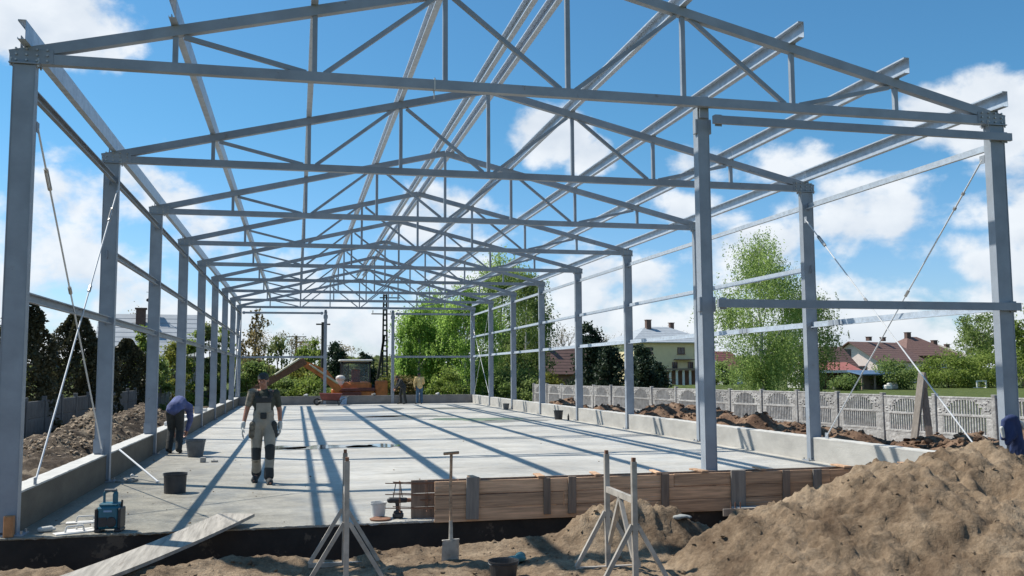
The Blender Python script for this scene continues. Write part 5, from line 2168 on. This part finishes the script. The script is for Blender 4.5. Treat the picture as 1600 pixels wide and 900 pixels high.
# a band of far woodland closing the horizon
def far_wood():
    rg = np.random.default_rng(77)
    n = 42000
    a = rg.uniform(-52, 76, n)
    d = rg.uniform(215, 250, n)
    hh = 4.2 + 3.6 * fbm(a * .25, a * 0 + 3, 4, 9)
    z = GZ + rg.random(n) ** .8 * np.maximum(hh, 1.5)
    ar = np.radians(a)
    P = np.stack([CAM.x + np.sin(ar) * d, CAM.y + np.cos(ar) * d, z], 1)
    V_, F_ = leaf_cloud(P, 1.5, rg)
    tint = np.clip(.5 + fbm(a * .8, a * 0, 3, 4) + rg.normal(size=n) * .15, 0, 1)
    o = link('far_woodland', np_mesh('far_woodland', V_, F_, 'leaf_olive', False, np.repeat(tint, 4)))
    tag(o, 'distant band of low woodland along the horizon', 'woodland', kind='stuff')


far_wood()


# ------------------------------------------------------------------ fences
def stone_fence_right():
    a, b = Vector((16.9, 42.5, 0)), Vector((22.1, 2.0, 0))
    L_ = (b - a).length
    n = int(L_ / 2.06)
    d = (b - a).normalized()
    t = thing('concrete_fence', 'long grey concrete panel fence with arched lattice panels on the right', 'fence', (a.x, a.y, 0), math.atan2(d.y, d.x))
    zt = 1.0
    # panel mesh: local x along the fence
    g = MB()
    PW = 1.90
    g.box((0, 0, zt - .025), (PW, .07, .05), bev=.008)          # top rail
    g.box((0, 0, zt - .51), (PW, .065, .07), bev=.008)          # middle rail
    g.box((0, 0, zt - 1.04), (PW, .065, .07), bev=.008)
    g.box((0, 0, zt - 1.30), (PW, .05, .46))
    for s in (-1, 1):
        g.box((s * (PW / 2 - .05), 0, zt - .28), (.10, .06, .44))
        g.box((s * (PW / 2 - .10), 0, zt - .78), (.20, .06, .46))
    # spandrels with an arch cut out (built of voussoir-like blocks)
    rx, rz_ = .62, .40
    N = 14
    zb = zt - .475
    for i in range(N):
        x0, x1 = -PW / 2 + .1 + (PW - .2) * i / N, -PW / 2 + .1 + (PW - .2) * (i + 1) / N
        xm = (x0 + x1) / 2
        zz = zb + (rz_ * math.sqrt(max(0, 1 - (xm / rx) ** 2)) if abs(xm) < rx else 0)
        g.box((xm, 0, (zz + zt - .05) / 2), (x1 - x0 + .001, .05, zt - .05 - zz))
    rr = random.Random(2)
    for i in range(60):                                           # river-stone relief on the spandrels
        x = rr.uniform(-PW / 2 + .06, PW / 2 - .06)
        z = rr.uniform(zb + .02, zt - .08)
        inside = abs(x) < rx and z < zb + rz_ * math.sqrt(max(0, 1 - (x / rx) ** 2)) + .02
        if not inside:
            g.ball((x, -.026, z), (rr.uniform(.03, .055), .022, rr.uniform(.022, .038)), None, 7, 5)
            g.ball((x, .026, z), (rr.uniform(.03, .055), .022, rr.uniform(.022, .038)), None, 7, 5)
    panel = g.mesh('panel', 'fence_concrete')
    g = MB()
    for i in range(13):
        x = -rx + .05 + (2 * rx - .1) * i / 12
        zz = zb + rz_ * math.sqrt(max(0, 1 - (x / rx) ** 2))
        g.box((x, 0, (zb + zz) / 2), (.036, .045, zz - zb))
    for i in range(17):
        x = -PW / 2 + .22 + (PW - .44) * i / 16
        g.box((x, 0, zt - .775), (.036, .045, .47))
    bars = g.mesh('lattice', 'fence_concrete')
    g = MB()
    g.box((0, 0, zt - .75), (.13, .14, 1.56), bev=.012)
    g.box((0, 0, zt + .045), (.14, .15, .03), bev=.01)
    post = g.mesh('post', 'fence_concrete')
    for i in range(n + 1):
        dz = .012 * math.sin(i * 1.7)
        q_ = link('post', post, t, (i * 2.06, 0, dz))
        q_.rotation_euler = (.025 * math.sin(i * 2.9), .012 * math.sin(i * 4.1), 0)
        if i < n:
            p = link('panel', panel, t, (i * 2.06 + 1.03, 0, dz + .012 * math.sin(i * 5.3)))
            p.rotation_euler = (.02 * math.sin(i * 3.7), .006 * math.sin(i * 2.3), 0)
            link('lattice', bars, p)
    return t


stone_fence_right()

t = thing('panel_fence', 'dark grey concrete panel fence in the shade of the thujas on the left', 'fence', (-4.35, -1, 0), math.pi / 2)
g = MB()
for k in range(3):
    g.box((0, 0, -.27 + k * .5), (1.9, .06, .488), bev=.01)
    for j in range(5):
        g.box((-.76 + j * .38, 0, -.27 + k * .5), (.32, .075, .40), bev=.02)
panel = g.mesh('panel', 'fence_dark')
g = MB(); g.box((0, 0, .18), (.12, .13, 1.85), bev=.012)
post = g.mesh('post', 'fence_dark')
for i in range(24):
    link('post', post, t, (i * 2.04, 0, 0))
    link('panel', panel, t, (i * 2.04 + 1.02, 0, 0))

# low green wire-and-brush boundary behind the far wall: simple grass bank
g = MB()
vs, fs = [], []
rb = random.Random(8)
for i in range(60):
    x = -14 + i * .9
    for y, z in ((49, -.5), (52, -.35), (55, .15), (58, .55), (62, .5), (68, -.5)):
        vs.append((x, y + rb.uniform(-.3, .3), z + (rb.uniform(-.12, .12) if z > -.5 else -.05)))
for i in range(59):
    for j in range(5):
        a = i * 6 + j
        fs.append((a, a + 6, a + 7, a + 1))
g.add(vs, fs)
tag(g.build('grass_bank', 'grass', smooth=True), kind='structure')


# ------------------------------------------------------------------ houses
def window(t, x, z, w, h, y, frame='white_frame', cross=True):
    g = MB()
    f = .07
    for s in (-1, 1):
        g.box((x + s * (w / 2 - f / 2), y, z), (f, .10, h))
        g.box((x, y, z + s * (h / 2 - f / 2)), (w - 2 * f, .096, f))
    if cross:
        g.box((x, y, z), (f * .8, .09, h - 2 * f))
    o = g.build('window', frame, t)
    g = MB()
    g.box((x, y + .02, z), (w - 2 * f, .02, h - 2 * f))
    g.build('pane', 'dark_glass', o)
    g = MB()
    g.box((x, y - .03, z - h / 2 - .04), (w + .16, .18, .05))
    g.build('sill', frame, o)
    return o


def wall_box(t, w, dp, h, m, name='wall'):
    g = MB()
    g.box((0, 0, h / 2 - .2), (w, dp, h + .4))
    return g.build(name, m, t)


def tiled_roof(t, quads, m, name='roof'):
    """each slope a thick slab with raised tile courses"""
    g = MB()
    for a, b, c, d in quads:
        a, b, c, d = map(Vector, (a, b, c, d))
        n = (b - a).cross(d - a)
        if n.length < 1e-6:
            n = (b - a).cross(c - a)
        n.normalize()
        if n.z < 0:
            n = -n
        rows = 9
        for k in range(rows):
            f0, f1 = k / rows, (k + 1) / rows
            p = [a.lerp(d, f0), b.lerp(c, f0), b.lerp(c, f1), a.lerp(d, f1)]
            lo = [q - n * .12 for q in p]
            hi = [p[0] + n * .028, p[1] + n * .028, p[2] + n * .01, p[3] + n * .01]
            g.add(lo + hi, [(0, 1, 2, 3), (4, 5, 6, 7), (0, 1, 5, 4), (1, 2, 6, 5), (2, 3, 7, 6), (3, 0, 4, 7)])
    return g.build(name, m, t)


def chimney(roof, x, y, z, w=.6, h=1.2, m='chimney_brick'):
    g = MB()
    g.box((x, y, z), (w, w * .8, h))
    g.box((x, y, z + h / 2 + .05), (w + .14, w * .8 + .14, .10))
    return g.build('chimney', m, roof)


def gable_roof(t, w, dp, he, hr, m, ov=.5):
    """ridge along x"""
    k = (hr - he) / (dp / 2)
    y1 = dp / 2 + ov
    z1 = he - k * ov
    X = w / 2 + ov
    r = tiled_roof(t, [((-X, -y1, z1), (X, -y1, z1), (X, 0, hr), (-X, 0, hr)), ((-X, y1, z1), (X, y1, z1), (X, 0, hr), (-X, 0, hr))], m)
    g = MB()
    for s in (-1, 1):
        x0 = s * (w / 2 - .01)
        vs = [(x0, -dp / 2, he - .3), (x0, dp / 2, he - .3), (x0, 0, hr - .15), (x0 - s * .2, -dp / 2, he - .3), (x0 - s * .2, dp / 2, he - .3), (x0 - s * .2, 0, hr - .15)]
        g.add(vs, [(0, 1, 2), (3, 5, 4), (0, 2, 5, 3), (1, 4, 5, 2), (0, 3, 4, 1)])
    return r, g


def hip_roof(t, w, dp, he, hr, m, ov=.6, inset=None):
    X, Y = w / 2 + ov, dp / 2 + ov
    i = inset if inset is not None else dp / 2
    rx = max(w / 2 - i, .1)
    return tiled_roof(t, [((-X, -Y, he), (X, -Y, he), (rx, 0, hr), (-rx, 0, hr)), ((-X, Y, he), (X, Y, he), (rx, 0, hr), (-rx, 0, hr)),
                          ((-X, -Y, he), (-X, Y, he), (-rx, 0, hr), (-rx, .01, hr)), ((X, -Y, he), (X, Y, he), (rx, 0, hr), (rx, .01, hr))], m)


# yellow house, right of centre
p = at(1027, 590, 128)
t = thing('yellow_house', 'pale yellow two storey house with a grey hipped roof behind the pines', 'house', (p.x, p.y, GZ), .12)
wall_box(t, 11.8, 9, 6.1, 'yellow_wall')
r = hip_roof(t, 11.8, 9, 6.0, 8.3, 'grey_roof', .7, 4.2)
chimney(r, -1.6, -.6, 8.3, .7, 1.7); chimney(r, 2.6, .4, 8.2, .6, 1.3)
for x in (-3.6, 1.2, 3.9):
    window(t, x, 4.9, 1.1, .9, -4.52, 'brown_roof')
for x in (-2.2, .2, 2.6):
    window(t, x, 2.7, .8, 1.4, -4.52, 'brown_roof')
g = MB(); g.box((1.4, -5.1, 3.7), (2.6, 1.3, .12)); g.box((1.4, -5.7, 2.0), (2.6, .08, .8)); g.box((1.4, -5.1, 1.6), (2.6, 1.3, .12)); g.build('balcony', 'brown_wall', t)
# white pergola in front
p = at(1068, 590, 112)
t = thing('white_pergola', 'white pergola of tall slats below the yellow house', 'pergola', (p.x, p.y, GZ), -.25)
for i in range(7):
    g = MB(); g.box((-2.4 + i * .8, 0, 1.15), (.26, .2, 2.3)); g.build('slat_post', 'white_wall', t)
g = MB(); g.box((0, .3, 2.42), (5.6, 1.6, .2)); g.build('roof', 'wood_dark', t)
g = MB(); g.box((0, 1.2, 1.1), (5.4, .1, 2.2)); g.build('back_wall', 'brown_wall', t)

# brown barn
p = at(872, 590, 92)
t = thing('brown_barn', 'brown roofed low house left of the pine, behind the fence end', 'house', (p.x, p.y, GZ), .3)
wall_box(t, 6.4, 5, 2.4, 'brown_wall')
r, g = gable_roof(t, 6.4, 5, 2.4, 4.6, 'brown_roof')
g.build('gable', 'brown_wall', t)
chimney(r, -1.4, 0, 4.8, .5, .7)
window(t, 1.2, 1.3, 1.2, .8, -2.53)
# red roofed bit
p = at(1126, 590, 150)
t = thing('small_house', 'small pale house with a red roof peeping left of the large birch', 'house', (p.x, p.y, GZ), .5)
wall_box(t, 5, 5, 2.9, 'white_wall')
r, g = gable_roof(t, 5, 5, 2.9, 5.3, 'red_roof')
g.build('gable', 'white_wall', t)
window(t, .6, 1.6, 1.1, 1, -2.53)

# pink house with brown roof: gable wall turned to the camera
p = at(1366, 590, 158)
t = thing('pink_house', 'pink and white house with a brown gable roof beyond the right field', 'house', (p.x, p.y, GZ), .0)
t.rotation_euler = (0, 0, .42)
wall_box(t, 13, 9.6, 4.0, 'pink_wall')
r, g = gable_roof(t, 13, 9.6, 4.0, 6.9, 'brown_roof', .8)
g.build('gable', 'pink_wall', t)
for x in (-1.5, 2.8):
    chimney(r, x, -.2, 7.4, .8, .6)
for x in (-1.6, 1.4, 3.6):
    window(t, x, 3.0, 1.1, 1.2, -4.23, 'brown_roof')
# windows of the sunlit gable end
for yy, zz in ((.8, 5.0), (-2.0, 2.2)):
    g = MB()
    g.box((-6.53, yy, zz), (.10, 1.5, 1.3))
    o_ = g.build('window', 'brown_roof', t)
    g = MB()
    for s_ in (-1, 1):
        g.box((-6.60, yy + s_ * .34, zz), (.04, .56, 1.1))
    g.build('pane', 'dark_glass', o_)
p = at(1428, 590, 168)
t = thing('tan_house', 'house with tan and brown hipped roof right behind the pink house', 'house', (p.x, p.y, GZ), .1)
wall_box(t, 11, 9, 4.6, 'brown_wall')
r = hip_roof(t, 11, 9, 4.6, 8.1, 'brown_roof', .8)
chimney(r, -1.0, 0, 8.2, .9, 1.3); chimney(r, 4.0, -1, 6.4, .9, 2.0)
for x in (-2.6, 0, 2.6):
    window(t, x, 3.1, 1.1, 1.2, -4.53)
p = at(1448, 590, 176)
t = thing('beige_house', 'low house with a pale beige roof at the right of the brown roofs', 'house', (p.x, p.y, GZ), -.1)
wall_box(t, 13, 8, 4.4, 'white_wall')
mat('beige_roof', (.40, .36, .30), .8, .1, 2)
r = hip_roof(t, 13, 8, 4.4, 7.0, 'beige_roof', .7)
chimney(r, 4.4, 0, 6.2, .8, 1.4)
window(t, 5.2, 3, 1.1, 1.1, -4.03)

# red roof shed and blue roof shelter on the field edge
p = at(1296, 590, 108)
t = thing('red_roof_shed', 'open shed with a faded red roof right of the second right post', 'shed', (p.x, p.y, GZ), -.1)
g = MB(); g.box((0, 1.4, 1.0), (5.6, .15, 2.6)); g.box((-2.7, 0, 1.0), (.15, 2.8, 2.6)); g.box((2.7, 0, 1.0), (.15, 2.8, 2.6)); g.build('wall', 'brown_wall', t)
tiled_roof(t, [((-3.1, -1.9, 2.15), (3.1, -1.9, 2.15), (3.1, 1.7, 3.1), (-3.1, 1.7, 3.1))], 'red_roof')
g = MB(); g.box((0, -1.95, 2.05), (6.2, .1, .3)); g.build('fascia', 'white_wall', t)
p = at(1282, 590, 118)
t = thing('slate_house', 'house with a dark slate roof partly hidden by the second right post', 'house', (p.x, p.y, GZ), .2)
wall_box(t, 6.4, 5, 3, 'white_wall')
r, g = gable_roof(t, 6.4, 5, 3, 5.2, 'brown_roof')
g.build('gable', 'white_wall', t)
p = at(1362, 590, 104)
t = thing('blue_roof_shelter', 'open dark shelter with a blue roof on the far field', 'shelter', (p.x, p.y, GZ), 0)
g = MB(); g.box((0, .8, .8), (4.0, .12, 2.0)); g.build('back_wall', 'wood_dark', t)
for x in (-1.9, -.3, 1.9):
    g = MB(); g.box((x, -1.0, .8), (.16 if x < 1 else .4, .14, 1.9)); g.build('post', 'white_wall' if x > 1 else 'wood_dark', t)
tiled_roof(t, [((-2.3, -1.4, 1.75), (2.3, -1.4, 1.75), (2.3, 1.2, 2.15), (-2.3, 1.2, 2.15))], 'blue_roof')
for k, (dx, m) in enumerate(((-4.9, 'white_plastic'), (.6, 'white_plastic'), (-5.6, 'mortar'), (1.3, 'mortar'))):
    g = MB(); g.box((0, 0, .3), (.9, .6, .5), bev=.1); g.ball((.2, 0, .6), (.3, .25, .2))
    tag(g.build('yard_clutter', m, None, loc=(p.x + dx, p.y - 2, GZ)), ['white heap under the faded red roof', 'white heap before the blue roofed shelter', 'grey heap at the left under the faded red roof', 'grey heap at the right before the blue roofed shelter'][k], 'clutter')

# small goal
p = at(1533, 590, 108)
t = thing('small_goal', 'small white goal on the far field before the hedge', 'goal', (p.x, p.y, GZ + .02), .1)
for s in (-1, 1):
    g = MB(); g.box((s * .66, 0, .38), (.14, .14, .76)); g.build('post', 'white_frame', t)
g = MB(); g.box((0, 0, .82), (1.46, .14, .12)); g.build('crossbar', 'white_frame', t)
g = MB(); g.box((0, .5, .05), (1.4, .06, .06)); g.box((-.66, .25, .05), (.06, .5, .06)); g.box((.66, .25, .05), (.06, .5, .06)); g.build('ground_frame', 'white_frame', t)

# grey roofed house on the left
p = at(232, 590, 64)
t = thing('grey_roof_house', 'house with a large pale grey roof and dark chimneys behind the left posts', 'house', (p.x, p.y, GZ), .0)
t.rotation_euler = (0, 0, .10)
wall_box(t, 6.6, 7, 3.1, 'white_wall')
r, g = gable_roof(t, 5.9, 7, 3.6, 6.35, 'grey_roof', .3)
g.build('gable', 'brown_wall', t)
chimney(r, -.55, -1.0, 6.0, .62, 1.25); chimney(r, .15, -.2, 6.45, .45, .8)
g = MB(); g.tube((.12, 0, 6.0), (.12, 0, 8.6), .03, .02, 6); g.tube((-.3, 0, 7.9), (.5, 0, 7.9), .015, .015, 5); g.tube((-.2, 0, 7.4), (.3, 0, 7.4), .02, .02, 5); g.ball((-.18, 0, 7.35), (.12, .06, .12)); g.build('aerial', 'black_plastic', r)
window(t, -1.5, 2.0, 1.1, 1.1, -3.53); window(t, 1.4, 2.0, 1.1, 1.1, -3.53)

# ------------------------------------------------------------------ poles
p = at(601, 590, 68)
zt = at(601, 459, 68).z
t = thing('utility_pole', 'tall dark utility pole with steps and a slanting stay at the centre of the view', 'utility pole', (p.x, p.y, GZ))
g = MB()
h = zt - GZ
for s in (-1, 1):
    g.beam((s * .20, 0, 0), (s * .10, 0, h), .12, .16, side=(1, 0, 0))
g.build('post', 'tar_wood', t)
g = MB()
for k in range(18):
    z = .8 + k * (h - 1.2) / 18
    f = z / h
    g.box((0, 0, z), (.36 - .18 * f, .12, .12))
g.build('steps', 'pole_concrete', t)
g = MB(); g.beam((-.75, 0, 0), (-.05, 0, h * .62), .16, .18, side=(0, 1, 0)); g.build('stay', 'tar_wood', t)
g = MB(); g.box((.35, 0, h - .25), (1.5, .1, .08)); g.box((-.25, 0, h - 1.45), (1.5, .1, .08)); g.build('crossarm', 'tar_wood', t)
for k, (x, z) in enumerate(((.0, h - .12), (.5, h - .12), (1.0, h - .12), (-.9, h - 1.32), (.4, h - 1.32))):
    g = MB(); g.lathe([(.02, -.05), (.05, 0), (.03, .06), (.06, .10), (.001, .16)], c=(x, 0, z), n=8); g.build('insulator', 'white_wall', t)
for px, top, d, arm, lab in ((462, 524, 112, 1, 'thin distant utility pole with a short crossarm left of the far gable post'), (504, 503, 66, 0, 'plain dark pole just left of the left far gable post')):
    p = at(px, 590, d)
    h = at(px, top, d).z - GZ
    t = thing('utility_pole', lab, 'utility pole', (p.x, p.y, GZ))
    g = MB(); g.tube((0, 0, 0), (0, 0, h), .18 if arm else .15, .13, 8); g.build('post', 'tar_wood', t)
    g = MB()
    g.box((0, 0, h - .15), (2.4 if arm else 1.0, .1, .1))
    if arm:
        g.box((.7, 0, h - .8), (1.4, .1, .18))
    g.build('crossarm', 'tar_wood', t)


# ------------------------------------------------------------------ digger beyond the far wall
p = at(556, 608, 57.5)
t = thing('backhoe_digger', 'orange wheeled digger with a dark glazed cab and folded arm beyond the far wall', 'digger', (p.x, p.y, -.45), 0)
g = MB()
g.box((0, 1.3, 1.15), (1.9, 3.2, .9), bev=.12)
g.box((-.2, -.2, .95), (2.6, .8, .55), bev=.08)
g.box((1.55, -.1, 1.15), (.75, .7, 1.1), bev=.06)
g.build('body', 'orange_paint', t)
for x, y, r_ in ((-1.0, 0.6, .72), (1.0, .6, .72), (-.9, 2.9, .5), (.9, 2.9, .5)):
    g = MB()
    g.lathe([(r_ * .5, -.2), (r_ * .95, -.22), (r_, -.12), (r_, .12), (r_ * .95, .22), (r_ * .5, .2), (r_ * .5, -.2)], c=(x, y, r_), n=22, axis='X')
    w = g.build('wheel', 'tyre', t)
    g = MB(); g.lathe([(.001, -.1), (r_ * .5, -.12), (r_ * .5, .12), (.001, .1)], c=(x, y, r_), n=16, axis='X'); g.build('rim', 'cream_paint', w)
# cab: posts, roof, glass
g = MB()
for x in (-.86, .86):
    for y in (.15, 1.55):
        g.box((x, y, 2.05), (.09, .09, 1.7))
for z in (1.3, 2.82):
    for y in (.15, 1.55):
        g.box((0, y, z), (1.80, .09, .10))
    for x in (-.86, .86):
        g.box((x, .85, z), (.09, 1.4, .10))
g.box((-.45, .13, 2.05), (.05, .05, 1.5))
g.build('cab_frame', 'black_plastic', t)
g = MB(); g.box((0, .85, 2.95), (2.05, 1.9, .13), bev=.05); g.build('cab_roof', 'white_plastic', t)
g = MB(); g.box((0, .1, 2.05), (1.62, .02, 1.35)); g.box((0, 1.5, 2.05), (1.62, .02, 1.35)); g.box((-.84, .85, 2.05), (.02, 1.3, 1.35)); g.box((.84, .85, 2.05), (.02, 1.3, 1.35))
m_, t_, b_ = nt_new('cab_glass')
b_.inputs['Base Color'].default_value = (.75, .85, .85, 1); b_.inputs['Roughness'].default_value = .03
b_.inputs['Transmission Weight'].default_value = .9; b_.inputs['IOR'].default_value = 1.05; b_.inputs['Alpha'].default_value = .45
MATS['cab_glass'] = m_
g.build('cab_glass', 'cab_glass', t)
g = MB(); g.box((.05, .9, 1.55), (.55, .5, .5), bev=.08); g.box((.05, 1.15, 2.0), (.55, .16, .8), bev=.06); g.build('seat', 'red_paint', t)
g = MB(); g.box((-.98, -.15, 1.62), (.5, .35, .55), bev=.12); g.ball((-.95, -.2, 1.85), (.3, .2, .2)); g.build('tank', 'white_plastic', t)
g = MB(); g.box((0, -.62, 1.15), (2.3, .14, .22), bev=.03); g.box((-.3, -.7, .85), (1.2, .12, .3), bev=.03); g.build('slew_frame', 'red_paint', t)
# boom up-left, arm down-left
bs = Vector((-1.05, -.9, 1.1)); bt = Vector((-3.35, -1.3, 2.85)); ae = Vector((-5.75, -1.5, 1.35))
g = MB()
for a, b, w0, w1 in ((bs, Vector((-2.0, -1.0, 2.15)), .34, .46), (Vector((-2.0, -1.0, 2.15)), bt, .46, .26)):
    d_ = (b - a).normalized(); nrm = Vector((-d_.z, 0, d_.x))
    for_side = Vector((0, 1, 0))
    vs = []
    for c, w_ in ((a, w0), (b, w1)):
        for s in (-1, 1):
            for q_ in (-1, 1):
                vs.append(c + nrm * s * w_ * 1.25 / 2 + for_side * q_ * .14)
    g.add(vs, [(0, 1, 3, 2), (4, 6, 7, 5), (0, 4, 5, 1), (2, 3, 7, 6), (0, 2, 6, 4), (1, 5, 7, 3)])
g.build('boom', 'orange_paint', t)
g = MB()
g.beam(bt + Vector((.25, 0, .06)), ae, .26, .42, side=(0, 1, 0))
g.box(bt, (.5, .34, .4), bev=.06)
g.build('arm', 'rust', t)
g = MB()
g.tube(bt + Vector((.1, -.16, .32)), ae + Vector((.9, -.16, .75)), .06, .05, 8)
g.tube(bs + Vector((-.1, -.16, .45)), bt + Vector((.5, -.16, -.15)), .07, .05, 8)
g.build('cylinder', 'cream_paint', t)
g = MB()
pr = [(-.45, 0), (-.2, -.45), (.25, -.5), (.45, -.1), (.3, .25), (-.1, .3)]
vs = [(ae.x - .1 + x, ae.y + s * .32, ae.z - .15 + z) for s in (-1, 1) for x, z in pr]
g.add(vs, [(0, 1, 7, 6), (1, 2, 8, 7), (2, 3, 9, 8), (4, 5, 11, 10), (5, 0, 6, 11), (0, 5, 4, 3, 2, 1), (6, 7, 8, 9, 10, 11)])
g.build('bucket', 'rust', t)
